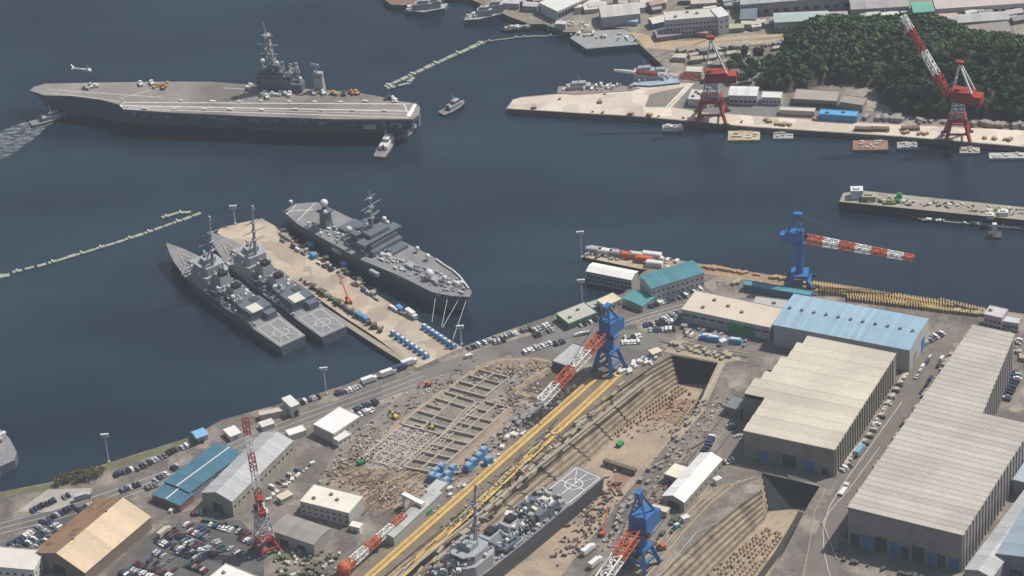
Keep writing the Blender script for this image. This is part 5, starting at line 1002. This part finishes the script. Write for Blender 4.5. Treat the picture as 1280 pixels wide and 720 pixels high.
for nm, sx, sy, sz, m, lb, ct, gp, (a_, b_), n, jt in YD:
    rr = random.Random(n+sx*10); d = Vector((b_[0]-a_[0], b_[1]-a_[1])); 
    wd = 22 if 'excavation' in lb else 7
    many(nm, sx, sy, sz, m, lb, ct, gp, [(lerp(a_, b_, rr.random())[0]+rr.uniform(-wd*.5, wd*.5), lerp(a_, b_, rr.random())[1] if 'excavation' in lb else lerp(a_, b_, (i+.5)/n)[1]+rr.uniform(-wd*.6, wd*.6)) if 'excavation' in lb else (lambda u: (lerp(a_, b_, u)[0]+rr.uniform(-wd, wd), lerp(a_, b_, u)[1]+rr.uniform(-wd*.6, wd*.6)))(rr.random()) for i in range(n)], ra, None, jt, sc=(.5, 1.5))
many('storage_container', 9, 3.4, 3.6, M_lblue, 'blue tarpaulin covered container on the lot before the netted office wall', 'container', 'blue containers before the office', [(884, 424), (892, 426), (919, 429)], R(-14), M_dome)
many('white_tank', 5, 4, 4, M_dome, 'white equipment block in the yard right of the bright white shed', 'box', 'white blocks right of the white shed', [(897, 604), (857, 652), (904, 431)], R(30), None)
many('white_tank', 4, 3, 3, mat('teal_machine', (.1, .3, .33)), 'teal machine beside the blue dock crane', 'machine', None, [(846, 660)], R(30), M_dome)
# shrubs on the quay
lf = mat('shrub_leaf', (.12, .1, .05), var=.6, fine=1.5)
def leafball(mb, c, r, n, rr, sz=.8, mi=0, flat=.75):
    for _ in range(n):
        a, u = rr.uniform(0, 6.283), rr.uniform(-.5, 1); k = math.sqrt(max(0, 1-u*u)); d = rr.uniform(.6, 1.05)*r
        p = Vector((c[0]+d*k*math.cos(a), c[1]+d*k*math.sin(a), c[2]+d*u*flat))
        n1 = Vector((rr.uniform(-1, 1), rr.uniform(-1, 1), rr.uniform(-.3, 1))).normalized(); t1 = n1.orthogonal().normalized()*sz*rr.uniform(.6, 1.3); t2 = n1.cross(t1).normalized()*sz*rr.uniform(.5, 1.2)
        mb.add([p-t1, p+t2, p+t1, p-t2], [(0, 1, 2, 3)], mi)
def shrub(p, r, label, group, seed, leaf, name='shrub', cat='shrub', trunk=.8):
    rr = random.Random(seed); t = thing(name, label, cat, p, rr.uniform(0, 3), group)
    q = MB(); q.cyl((0, 0, 0), (0, 0, r*trunk), .18*r**.5, .1, 6)
    for k in range(4): a = k*1.6; q.cyl((0, 0, r*.3), (r*.5*math.cos(a), r*.5*math.sin(a), r*.9), .12, .05, 5)
    q.build('trunk', mat('bark', (.12, .09, .06)), t)
    q = MB()
    for k in range(4): a = k*1.57+rr.random(); leafball(q, (r*.4*math.cos(a), r*.4*math.sin(a), r*.9+rr.uniform(0, .3)*r), r*.62, 55, rr, r*.16)
    q.build('crown', leaf, t); return t
tr = []
for i, (x, y) in enumerate([(74, 606), (80, 601), (86, 603), (92, 598), (97, 603), (100, 595), (105, 600), (108, 595), (112, 600), (118, 592), (122, 596), (128, 592)]):
    if i < 4: tr.append(shrub(G(x, y), 3.4, 'bushy tree in the small grove on the quay left of the light mast', 'grove on the quay', 60+i, mat('grove_leaf', (.17, .15, .085), var=.6, fine=1.2), 'bushy_tree', 'tree'))
    else: dup(tr[i % 4], G(x, y), i*1.1, scale=random.Random(i).uniform(.8, 1.1))

# ------------------------------------------------------------------ excavated foundations
def grid(label, c00, c10, c11, c01, nu, nv, drop=set(), th=.85, hh=1.6, col=(.36, .31, .26)):
    """bays between four pixel corners"""
    P_ = [G(*c) for c in (c00, c10, c11, c01)]; o = P_[0].copy(); q = MB()
    def pt(u, v): a, b = P_[0].lerp(P_[1], u), P_[3].lerp(P_[2], u); return a.lerp(b, v)-o
    rr = random.Random(nu*nv)
    for i in range(nu+1):
        for j in range(nv):
            if (0, i, j) in drop or rr.random() < .05: continue
            a, b = pt(i/nu, j/nv), pt(i/nu, (j+1)/nv); k = Vector((0, 0, hh/2)); q.bar(a+k, b+k, th*rr.uniform(.8, 1.3), hh)
    for j in range(nv+1):
        for i in range(nu):
            if rr.random() < .05: continue
            a, b = pt(i/nu, j/nv), pt((i+1)/nu, j/nv); k = Vector((0, 0, hh/2-.04)); q.bar(a+k, b+k, th*rr.uniform(.8, 1.3), hh)
    ob = q.build('foundation_walls', mat('foundation_concrete', (.4, .345, .29), var=.25, scale=.2), loc=o); tag(ob, label, 'foundation')
    # sunk dark bays
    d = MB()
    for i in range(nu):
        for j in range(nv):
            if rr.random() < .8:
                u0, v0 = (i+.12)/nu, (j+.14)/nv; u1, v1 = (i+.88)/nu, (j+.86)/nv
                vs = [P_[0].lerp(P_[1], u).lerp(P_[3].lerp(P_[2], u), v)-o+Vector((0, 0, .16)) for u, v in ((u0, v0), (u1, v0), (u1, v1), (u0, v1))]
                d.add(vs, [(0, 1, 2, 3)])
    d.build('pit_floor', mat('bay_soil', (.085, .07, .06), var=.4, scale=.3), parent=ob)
    return ob
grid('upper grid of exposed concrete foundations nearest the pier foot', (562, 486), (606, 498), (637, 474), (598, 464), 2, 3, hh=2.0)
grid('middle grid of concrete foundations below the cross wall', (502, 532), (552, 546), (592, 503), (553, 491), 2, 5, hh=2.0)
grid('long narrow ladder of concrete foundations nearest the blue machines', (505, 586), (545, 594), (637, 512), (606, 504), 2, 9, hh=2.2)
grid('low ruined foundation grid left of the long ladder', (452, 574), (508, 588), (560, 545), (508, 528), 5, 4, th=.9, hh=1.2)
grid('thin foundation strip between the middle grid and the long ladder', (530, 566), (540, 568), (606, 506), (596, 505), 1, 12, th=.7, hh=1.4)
rb = MB(); rr = random.Random(77); o = G(505, 565)
for i in range(1500):
    u, v = rr.random(), rr.random(); x, y = lerp(lerp((448, 575), (492, 528), v), lerp((500, 590), (545, 545), v), u)
    p = G(x, y)-o; rb.box(p.x, p.y, 0, rr.uniform(.3, 2.2), rr.uniform(.3, 1.2), rr.uniform(.2, 1.1), rr.uniform(0, 3.1))
tag(rb.build('rubble', mat('pink_rubble', (.4, .345, .325), var=.5, fine=.6), loc=o+Vector((0, 0, .15))), 'pale broken concrete rubble over the lower foundations', kind='stuff')
rb = MB(); o = G(580, 540)
for i in range(1500):
    a_, b_, wd = rr.choice([((470, 530), (600, 466), 22), ((560, 600), (700, 480), 20), ((440, 600), (540, 630), 24), ((600, 470), (700, 460), 14), ((410, 600), (470, 540), 16), ((700, 540), (560, 660), 10), ((900, 500), (760, 690), 16), ((620, 520), (660, 480), 14)])
    x, y = lerp(a_, b_, rr.random()); p = G(x+rr.gauss(0, wd*.5), y+rr.gauss(0, wd*.4))-o; rb.box(p.x, p.y, 0, rr.uniform(.4, 2.6), rr.uniform(.3, 1.3), rr.uniform(.3, 1.2), rr.uniform(0, 3.1), mi=rr.choice((0, 0, 1, 2)))
tag(rb.build('site_debris', [mat('debris_brown', (.22, .17, .12), var=.5), mat('debris_dark', (.08, .07, .065), var=.5), mat('debris_pale', (.48, .44, .38), var=.3)], loc=o+Vector((0, 0, .12))), kind='stuff')
# earth banks of the excavation
def bank(px, w, h, label):
    P_ = [G(*p) for p in px]; o = P_[0].copy(); q = MB(); rr = random.Random(len(px)); sec = []
    pts = []
    for a, b in zip(P_, P_[1:]):
        for k in range(6): pts.append(a.lerp(b, k/6))
    pts.append(P_[-1])
    for i, p in enumerate(pts):
        d = (pts[min(i+1, len(pts)-1)]-pts[max(i-1, 0)]).normalized(); n = Vector((-d.y, d.x, 0)); hh = h*rr.uniform(.6, 1.2)*(0.1 if i in (0, len(pts)-1) else 1); j = rr.uniform(.8, 1.3)
        sec.append([p-o+n*w*.5*j, p-o+n*w*.2+Vector((0, 0, hh)), p-o-n*w*.2+Vector((0, 0, hh*.9)), p-o-n*w*.5*j])
    for a, b in zip(sec, sec[1:]): q.add(a+b, [(4, 5, 1, 0), (5, 6, 2, 1), (6, 7, 3, 2)])
    return tag(q.build('earth_bank', mat('bank_soil', (.3, .235, .17), var=.4, scale=.3, fine=1), loc=o+Vector((0, 0, .1))), kind='structure')
bank([(640, 492), (664, 476), (690, 461)], 6, 2.5, ''); bank([(644, 494), (672, 500), (700, 496)], 6, 2.5, ''); bank([(475, 552), (500, 528), (560, 488), (592, 464)], 4, 1.6, ''); bank([(640, 512), (600, 552), (560, 590)], 7, 1.6, ''); bank([(590, 463), (620, 452), (668, 450), (700, 456)], 6, 1.3, '')
# excavators
def excavator(x, y, a, m, label, z=ZL, mobile=False, s=1.0):
    t = thing('mobile_crane' if mobile else 'excavator', label, 'mobile crane' if mobile else 'excavator', G(x, y, z)+Vector((0, 0, .1)), a); t.scale = (s,)*3
    for sy in (-1.2, 1.2): q = MB(); q.box(0, sy, 0, 4.4, .7, 1.0, taper=.85); q.build('track', M_rubber, t)
    q = MB(); q.box(-.3, 0, 1.1, 4, 2.7, 1.5, taper=.92); q.build('body', m, t); q = MB(); q.box(1.0, .9, 2.3, 1.4, 1.0, 1.3); q.build('cab', M_glass, t)
    if mobile: q = MB(); q.bar((0, -.3, 2), (13, 0, 11), .8); q.bar((1, -.3, 2), (6, -.2, 6), .5); q.build('boom', m, t); q = MB(); q.cyl((13, 0, 11), (13, 0, 6), .1, n=4); q.box(13, 0, 5, .6, .6, 1); q.build('hook_block', M_steel, t)
    else:
        q = MB(); q.bar((1, -.4, 1.8), (4.2, -.4, 4.6), .55); q.bar((4.2, -.4, 4.6), (6.4, -.4, 2), .45); q.build('arm', m, t); q = MB(); q.box(6.5, -.4, .8, 1.2, 1.2, 1.2, taper=.7); q.build('bucket', M_steel, t)
    return t
excavator(436, 379, yaw((436, 379), (422, 358)), M_orange, 'orange mobile crane on the pier deck', mobile=True, s=1.25)
excavator(753, 669, R(70), M_orange, 'orange mobile crane beside the docked destroyer', mobile=True, s=1.1, z=ZL)
excavator(826, 687, R(200), M_orange, 'orange machine right of the bottom blue crane', s=1.3)
excavator(535, 483, R(200), M_orange, 'orange excavator above the foundation grids', s=1.0)
excavator(540, 536, R(100), mat('lime_machine', (.3, .36, .1)), 'lime green excavator in the middle of the foundations', s=1.0)
excavator(452, 580, R(30), M_green, 'dark green excavator at the lower left of the rubble', s=1.1)
excavator(494, 523, R(130), M_yellow, 'yellow excavator on the dirt beside the upper excavation', s=1.0)
excavator(668, 466, R(10), M_steel, 'dark excavator in the brown pit', s=.9) if 0 else None
excavator(736, 507, R(40), M_yellow, 'yellow machine between the two crane rails', s=1.0) if 0 else None

# ------------------------------------------------------------------ dock furniture
def blocks(label, group, c00, c10, c11, c01, nu, nv, z, size, dropp=.2):
    o = None; rr = random.Random(nu)
    for i in range(nu):
        for j in range(nv):
            if rr.random() < dropp: continue
            x, y = lerp(lerp(c00, c10, (i+.5)/nu), lerp(c01, c11, (i+.5)/nu), (j+.5)/nv); p = G(x, y, z)
            if o is None:
                q = MB(); q.box(0, 0, 0, size[0], size[1], size[2], taper=.85); q.box(0, 0, size[2], size[0]*.8, size[1]*.6, .3, mi=1); o = c_ = q.build('keel_block', [mat('block_concrete', (.36, .29, .21), var=.3), M_wood])
            else: c_ = o.copy(); C.objects.link(c_)
            c_.location = p+Vector((0, 0, .02)); c_.rotation_euler = (0, 0, ra+rr.uniform(-.1, .1)); tag(c_, label, 'keel block', group)
blocks('keel block in the close rows on the small dry dock floor', 'keel blocks of the small dock', (958, 660), (982, 668), (930, 740), (890, 722), 6, 17, Z2, (2.6, 1.5, 1.7), .25)
blocks('side block scattered over the left of the small dock floor', 'side blocks of the small dock', (928, 685), (952, 664), (905, 722), (880, 722), 6, 6, Z2, (2, 1.6, 1.5), .45)
blocks('side block in the band along the stepped wall of the large dock', 'side blocks of the large dock', (848, 482), (862, 489), (774, 548), (762, 540), 3, 22, Z1, (2.2, 1.4, 1.8), .15)
blocks('side block along the right edge of the large dock floor', 'right side blocks of the large dock', (866, 500), (876, 504), (842, 545), (836, 540), 2, 14, Z1, (2.2, 1.4, 1.8), .15)
a_, b_ = G(755, 576, Z1+3), G(795, 589, Z1+3); t = thing('floor_gangway', 'dark steel gangway beam lying across the large dock floor', 'gangway', a_-Vector((0, 0, 3))); q = MB(); q.bar((0, 0, 3), b_-a_+Vector((0, 0, 3)), 3, 2.4); q.build('beam', mat('brown_steel', (.14, .11, .08)), t)
for u in (.08, .5, .92): q = MB(); v = (b_-a_)*u; q.box(v.x, v.y, 0, 2, 2, 2); q.build('support', M_steel, t)
ribbon('dark_floor_strip', [(1002, 640), (990, 662), (972, 692), (954, 716), (925, 760)], 4.5, mat('dark_floor', (.05, .045, .04)), 1, Z2)  # dark strip along the right side of the small dock floor
patch('floor_patch', [(768, 592), (792, 592), (775, 615), (756, 618)], mat('red_floor', (.26, .16, .12), var=.3), 1, Z1)
patch('floor_patch', [(830, 500), (872, 500), (842, 530), (812, 525)], mat('rusty_floor', (.27, .18, .12), var=.5, scale=.2), 2, Z1)
rb = MB(); rr = random.Random(12); o = G(745, 640, Z1)
for i in range(170):
    x, y = lerp((775, 600), (705, 700), rr.random()); p = G(x+rr.gauss(0, 9), y+rr.gauss(0, 6), Z1)-o; rb.box(p.x, p.y, 0, rr.uniform(.5, 4), rr.uniform(.4, 1.5), rr.uniform(.3, 1.6), rr.uniform(0, 3.1), mi=rr.choice((0, 1, 2)))
for i in range(90):
    x, y = lerp((860, 496), (800, 545), rr.random()); p = G(x+rr.gauss(0, 12), y+rr.gauss(0, 5), Z1)-o; rb.box(p.x, p.y, 0, rr.uniform(.5, 3), rr.uniform(.4, 1.5), rr.uniform(.3, 1.2), rr.uniform(0, 3.1), mi=rr.choice((0, 1)))
tag(rb.build('dock_debris', [M_pipe, mat('gear_tan', (.36, .32, .24)), M_steel], loc=o+Vector((0, 0, .1))), kind='stuff')
for i in range(9):                                     # ladders and drain pipes on the altars
    u = (.12, .2, .3, .42, .52, .58, .64, .7, .76)[i]; a_, b_ = lerp(D1_cl[1], D1_cl[6], u), lerp(D1_fl[1], D1_fl[6], u)
    if u > .6: continue
    A_, B_ = G(*a_), G(*b_, Z1); q = MB(); n_ = 7; pv = Vector((0, 0, .3))
    for k in range(n_):
        f0, f1 = k/n_, (k+1)/n_; top_ = A_.lerp(B_, f0)-A_; top_.z = (Z1-ZL)*f0+.3; mid = A_.lerp(B_, f0)-A_; mid.z = (Z1-ZL)*f1+.3; end = A_.lerp(B_, f1)-A_; end.z = mid.z
        q.bar(top_, mid, .5); q.bar(mid, end, .5)
    tag(q.build('drain_pipe', M_steel, loc=A_), 'dark drain pipe running down the stepped wall of the large dry dock', 'pipe', 'drain pipes down the dock steps')
def fence(px, h, label, m=None, z=ZL):
    P_ = [G(x, y, z) for x, y in px]; t = thing('railing', label, 'railing', P_[0]); q = MB()
    for a, b in zip(P_, P_[1:]):
        a, b = a-P_[0], b-P_[0]; n_ = max(2, int((b-a).length/3))
        for i in range(n_): p = a.lerp(b, i/n_); q.bar(p, p+Vector((0, 0, h)), .15)
        for zz in (h, h*.5): q.bar(a+Vector((0, 0, zz)), b+Vector((0, 0, zz)), .16)
    q.build('rail_bars', m or M_line, t)
fence([(898, 655), (870, 668), (832, 714), (800, 745)], 1.5, 'pale railing along the upper edge of the small dry dock steps'); fence([(1046, 700), (1028, 655), (1038, 640), (1062, 612), (1100, 560)], 1.2, 'pale railing curving around the front left corner of the largest hall')
fence([(903, 456), (871, 515)], 1.4, 'pale railing on the right side of the large dry dock head', M_dome); fence([(985, 597), (1022, 608)], 2, 'white gangway rail at the head of the small dry dock', M_dome)
ribbon('lane_marking', [(1128, 502), (1090, 555), (1052, 608), (1036, 635), (1029, 662), (1030, 690), (1036, 715), (1045, 740)], .35, M_line, 5); ribbon('lane_marking', [(1032, 612), (1018, 640), (1012, 680), (1000, 740)], .6, mat('edge_yellow', (.33, .29, .19)), 5); ribbon('lane_marking', [(1045, 590), (1085, 545), (1112, 500), (1134, 462)], 3, mat('kerb_tan', (.42, .36, .28)), 4)
for k_, off in enumerate(((0, 0), (9, 3), (20, 8), (29, 11))):
    ribbon('crane_track', [(905-0+off[0], 505+off[1]), (862+off[0], 560+off[1]), (812+off[0], 625+off[1]), (762+off[0], 690+off[1]), (722+off[0], 742+off[1])], .7, M_steel if k_ % 2 else mat('edge_concrete', (.3, .26, .2), var=.3), 5)
ribbon('dock_edge', [(901, 458), (870, 516), (838, 553), (804, 594), (780, 622), (750, 662), (712, 709), (660, 775)], 4, mat('coping_tan', (.36, .29, .21), var=.3), 4) if 0 else None
ribbon('dock_edge', [(903, 452), (888, 484), (874, 516), (842, 552)], 5, mat('coping_tan', (.34, .28, .2), var=.3), 5)
ribbon('dock_edge', [(832, 438), (905, 452), (925, 448)], 5, mat('coping_tan', (.34, .28, .2), var=.3), 5)
for k_, yy in enumerate((422, 427, 433)): ribbon('crane_track', [(824, yy), (880, yy+11), (935, yy+20)], 1.0, M_steel if k_ == 1 else mat('edge_concrete', (.3, .26, .2), var=.3), 6)
for k_ in range(5): ribbon('lane_marking', [(745+k_*3, 412+k_*1.6), (800+k_*2, 393+k_*1.8), (852+k_, 379+k_*2)], .5, M_line if k_ % 2 else M_conc, 7)
for k_ in range(7): ribbon('terrace_edge', [(945-k_*4, 597+k_*.8), (925-k_*7, 604+k_*1.5), (893-k_*5, 628+k_*1), (860-k_*5, 664), (826-k_*5, 706), (792-k_*5, 745)], 1.3, mat('coping_tan', (.34, .28, .2), var=.3) if k_ % 2 else M_dirt, 5)
# green net on the office wall
p0, p1 = G(911, 402, ZL+7.5), G(946, 409, ZL+7.5); q = MB(); d = p1-p0; n = Vector((d.y, -d.x, 0)).normalized()*1.2
q.bar(n+Vector((0, 0, -3.4)), d+n+Vector((0, 0, -3.4)), .3, 7.5); tag(q.build('scaffold_net', M_green, loc=p0), 'bright green scaffold net hung on the shaded office wall', 'scaffold net')

# ------------------------------------------------------------------ wooded hill on the far shore
HB = [(960, 112), (950, 96), (978, 80), (985, 56), (1010, 40), (1060, 34), (1110, 34), (1180, 38), (1230, 56), (1300, 66), (1420, 70), (1420, 140), (1290, 152), (1150, 146), (1112, 134), (1094, 108), (1040, 104), (992, 114), (960, 118)]
HW = [G(x, y, ZF) for x, y in HB]
def edged(p):
    ins = False; dm = 1e9; n = len(HW)
    for i in range(n):
        a, b = HW[i], HW[(i+1) % n]
        if (a.y > p[1]) != (b.y > p[1]) and p[0] < (b.x-a.x)*(p[1]-a.y)/(b.y-a.y)+a.x: ins = not ins
        e = Vector((b.x-a.x, b.y-a.y)); w_ = Vector((p[0]-a.x, p[1]-a.y)); t_ = max(0, min(1, w_.dot(e)/e.length_squared)); dm = min(dm, (w_-e*t_).length)
    return dm if ins else -dm
from mathutils import noise
def hz(x, y):
    d = edged((x, y))
    if d <= 0: return None
    return ZF+20*(1-math.exp(-d/16))+7*noise.noise((x/45, y/45, 1))*min(1, d/20)
xs_ = [p.x for p in HW]; ys_ = [p.y for p in HW]; st = 7; q = MB(); idx = {}; inn = {}
nx, ny = int((max(xs_)-min(xs_))/st)+1, int((max(ys_)-min(ys_))/st)+1
for i in range(nx+1):
    for j in range(ny+1):
        x, y = min(xs_)+i*st, min(ys_)+j*st; z = hz(x, y); idx[i, j] = len(q.v); q.v.append((x, y, z if z is not None else ZF-.6)); inn[i, j] = z is not None
for i in range(nx):
    for j in range(ny):
        if not (inn[i, j] or inn[i+1, j] or inn[i+1, j+1] or inn[i, j+1]): continue
        q.f.append((idx[i, j], idx[i+1, j], idx[i+1, j+1], idx[i, j+1])); q.m.append(0)
tag(q.build('hill', mat('hill_soil', (.07, .06, .04), var=.4, scale=.05)), kind='structure')
LM = [mat('oak_leaf', (.05, .09, .036), var=.5, scale=.2, fine=.9), mat('dark_leaf', (.032, .065, .032), var=.4, scale=.2, fine=.9), mat('light_leaf', (.085, .125, .045), var=.4, scale=.2, fine=.9)]
def treeproto(label, m, h, r, seed):
    rr = random.Random(seed); t = thing('broadleaf_tree', label, 'tree', (0, 0, 0), 0, 'trees of the wooded hill')
    q = MB(); q.cyl((0, 0, -1), (0, 0, h*.55), .5, .25, 6)
    for k in range(4): a = k*1.57+.4; q.cyl((0, 0, h*.35), (r*.6*math.cos(a), r*.6*math.sin(a), h*.7), .25, .08, 5)
    q.build('trunk', mat('bark', (.12, .09, .06)), t); q = MB()
    for k in range(7):
        a = rr.uniform(0, 6.28); d = rr.uniform(.1, .6)*r; cc = (d*math.cos(a), d*math.sin(a), h*rr.uniform(.5, .85)); cr_ = r*rr.uniform(.4, .62); q.ball(cc, cr_*.62, 7, 5, sz=.7); leafball(q, cc, cr_*1.1, 60, rr, .72)
    q.build('crown', m, t); return t
tp = [treeproto(l_, LM[i], h_, r_, 5+i) for i, (l_, h_, r_) in enumerate([('mid green broadleaf tree on the hill behind the red cranes', 10, 5.2), ('dark green broadleaf tree on the hill behind the red cranes', 11, 4.6), ('lighter green broadleaf tree on the hill behind the red cranes', 9, 4.4)])]
rr = random.Random(31); cand = []
for _ in range(9000):
    x, y = rr.uniform(min(xs_), max(xs_)), rr.uniform(min(ys_), max(ys_)); z = hz(x, y)
    if z is None or any((x-a)**2+(y-b)**2 < (5.0+2.2*math.sin(x*.11)*math.cos(y*.07))**2 for a, b, _ in cand): continue
    cand.append((x, y, z))
cand.sort(key=lambda c: c[1]); used = [False]*3; extra = MB()
for i, (x, y, z) in enumerate(cand):
    k = rr.choice((0, 0, 1, 1, 2)); s_ = rr.uniform(.65, 1.5)
    if i < 285:
        if not used[k]: tp[k].location = (x, y, z); used[k] = True
        else: dup(tp[k], (x, y, z), rr.uniform(0, 6), scale=s_)
    else:
        for c_ in range(3): extra.ball((x+rr.uniform(-2, 2), y+rr.uniform(-2, 2), z+rr.uniform(4, 6.5)), 2.0, 7, 5, mi=k); leafball(extra, (x+rr.uniform(-2, 2), y+rr.uniform(-2, 2), z+rr.uniform(4, 7)), rr.uniform(2.4, 3.4), 45, rr, .8, mi=k)
tag(extra.build('forest_canopy', LM), kind='stuff') if extra.v else None
print('hill trees', len(cand), 'cars', NC[0])
for i, (x, y) in enumerate([(928, 106), (940, 102), (952, 108), (966, 112), (905, 96), (912, 88), (920, 80), (930, 74), (938, 84), (926, 92), (944, 92), (955, 86), (934, 97), (948, 76), (962, 80), (918, 102)]):
    dup(tp[i % 3], G(x, y, ZF), i*1.3, 'green tree at the left foot of the wooded hill by the white stores', 'trees at the hill foot', scale=1.0)
# fittings on the far apron
many('dark_flatcar', 14, 4, 2.4, M_pipe, 'brown wagon standing on the far apron right of the blue roofed store', 'wagon', 'brown wagons on the apron', [(1138, 162), (1080, 163), (1100, 163)], R(-8), None, z=ZF)
many('apron_crate', 4, 2.5, 2, mat('rust_tan', (.4, .27, .16), var=.5), 'small rusty crate on the far apron', 'crate', 'rusty crates on the apron', [lerp((650, 134), (1270, 176), random.random()) for _ in range(34)]+[(750, 128), (756, 118), (700, 124), (1020, 150), (958, 150), (962, 153), (1150, 154)], 0, None, 1.5, z=ZF, sc=(.5, 1.2))
many('apron_crate', 5, 3, 2.4, mat('far_clutter', (.3, .28, .26), var=.5), 'grey crate in the yard behind the far apron', 'crate', 'grey crates behind the apron', [lerp((1080, 148), (1290, 160), random.random()) for _ in range(40)]+[lerp((850, 66), (980, 56), random.random()) for _ in range(30)], 0, None, 1.5, z=ZF, sc=(.5, 1.6))

# ------------------------------------------------------------------ haze
hm = bpy.data.materials.new('haze'); hm.use_nodes = True; N = hm.node_tree.nodes; N.remove(N['Principled BSDF'])
pv = N.new('ShaderNodeVolumePrincipled'); pv.inputs['Color'].default_value = (.82, .9, 1, 1); pv.inputs['Density'].default_value = HAZE = 4.8e-5; pv.inputs['Anisotropy'].default_value = 0
hm.node_tree.links.new(pv.outputs[0], N['Material Output'].inputs['Volume'])
q = MB(); q.box(0, 1000, -16, 6000, 9000, 16+HC+30); q.f = [tuple(f) for f in q.f]; tag(q.build('haze', hm), kind='stuff')

# more of the crowded far shore and the white pipework beside the teal sheds
many('white_unit', 3, 2, 2, M_dome, 'white unit in the row between the teal sheds and the grey gabled warehouse', 'box', 'white units behind the teal sheds', linept((214, 640), (304, 578), 26), R(40), None, .5, sc=(.5, 1.2))
many('dark_crate', 3, 2, 2, mat('dark_crate', (.09, .1, .08), var=.5), 'dark crate at the shaded front of the grey gabled warehouse', 'crate', 'dark crates at the warehouse front', [lerp((250, 650), (300, 660), random.random()) for _ in range(18)], R(40), None, 1.5)

row(w3, (196, 676), (212, 684), 5, CP); row(w3, (236, 664), (262, 675), 8, CP, fill=.9); row(w3, (224, 690), (252, 703), 9, CP, fill=.9); row(w3, (232, 706), (258, 716), 8, CP, fill=.9); row(w3, (190, 690), (216, 700), 8, CP, fill=.8); row(w3, (150, 716), (190, 733), 11, CP)
row(w3, (300, 672), (316, 680), 5, CP); row(w3, (286, 686), (306, 696), 6, CP, fill=.8); row(w2, (2, 690), (24, 676), 5, DK)
many('yard_crate', 3, 2, 2, mat('olive_crate', (.12, .13, .08), var=.5), 'olive crate in the cluttered yard right of the red and white crane foot', 'crate', 'olive crates by the crane foot', [(random.uniform(345, 425), random.uniform(690, 722)) for _ in range(46)], ra, None, 1.5, sc=(.4, 1.3))
many('yard_box', 3, 2, 2, mat('gear_pale', (.5, .48, .42)), 'pale box in the cluttered yard right of the red and white crane foot', 'box', 'pale boxes by the crane foot', [(random.uniform(345, 430), random.uniform(690, 722)) for _ in range(30)]+[(random.uniform(285, 345), random.uniform(575, 660)) for _ in range(0)], ra, None, 1.5, sc=(.4, 1.1))
many('yard_box', 3, 2, 2, M_dome, 'pale box beside the right wall of the grey gabled warehouse', 'box', 'pale boxes by the warehouse wall', [lerp((318, 640), (392, 580), random.random()) for _ in range(22)], ra, None, 1.5, sc=(.4, 1.2))
many('yard_crate', 3, 2, 2, mat('dark_crate', (.09, .1, .08), var=.5), 'dark crate along the foot of the largest hall', 'crate', 'dark crates at the largest hall', [lerp((1050, 700), (1200, 735), random.random()) for _ in range(24)]+[lerp((1046, 690), (1100, 600), random.random()) for _ in range(18)], ra, None, 1.5, sc=(.5, 1.4))
many('yard_box', 3, 2, 2, mat('gear_pale', (.5, .48, .42)), 'pale box along the lane wall of the tan hall', 'box', 'pale boxes along the tan hall', [lerp((1054, 590), (1136, 466), random.random()) for _ in range(30)], R(60), None, .5, sc=(.4, 1.1))

many('supply_crate', 3.4, 2.4, 1.8, mat('gear_tan', (.36, .32, .24)), 'tan crate on the quay beyond the row of trestles', 'crate', 'tan crates on the far quay end', [lerp((1195, 390), (1279, 400), random.random()) for _ in range(26)]+[lerp((1258, 415), (1279, 450), random.random()) for _ in range(12)], R(-7), None, .4, sc=(.5, 1.5))
many('rooftop_hatch', 2.6, 1.4, .7, mat('hatch_pale', (.5, .49, .46), var=.3), 'small pale hatch on top of a hall roof', 'roof hatch', 'hatches on hall roofs', [(1100, 600), (1150, 560)], R(60), None, .1, z=ZL+28.8) if 0 else None

row('standing in the lane below the pale blue roofed hall', (1168, 440), (1140, 480), 7, W_, cross=False, fill=.8); row('standing in the lane below the pale blue roofed hall', (1180, 446), (1120, 545), 12, W_, cross=False, fill=.6)
many('lane_crate', 3, 2, 2, mat('gear_tan', (.36, .32, .24)), 'tan crate along the left foot of the largest hall', 'crate', 'tan crates at the left foot of the largest hall', [lerp((1058, 640), (1192, 440), random.random()) for _ in range(40)], R(60), None, .4, sc=(.4, 1.2))
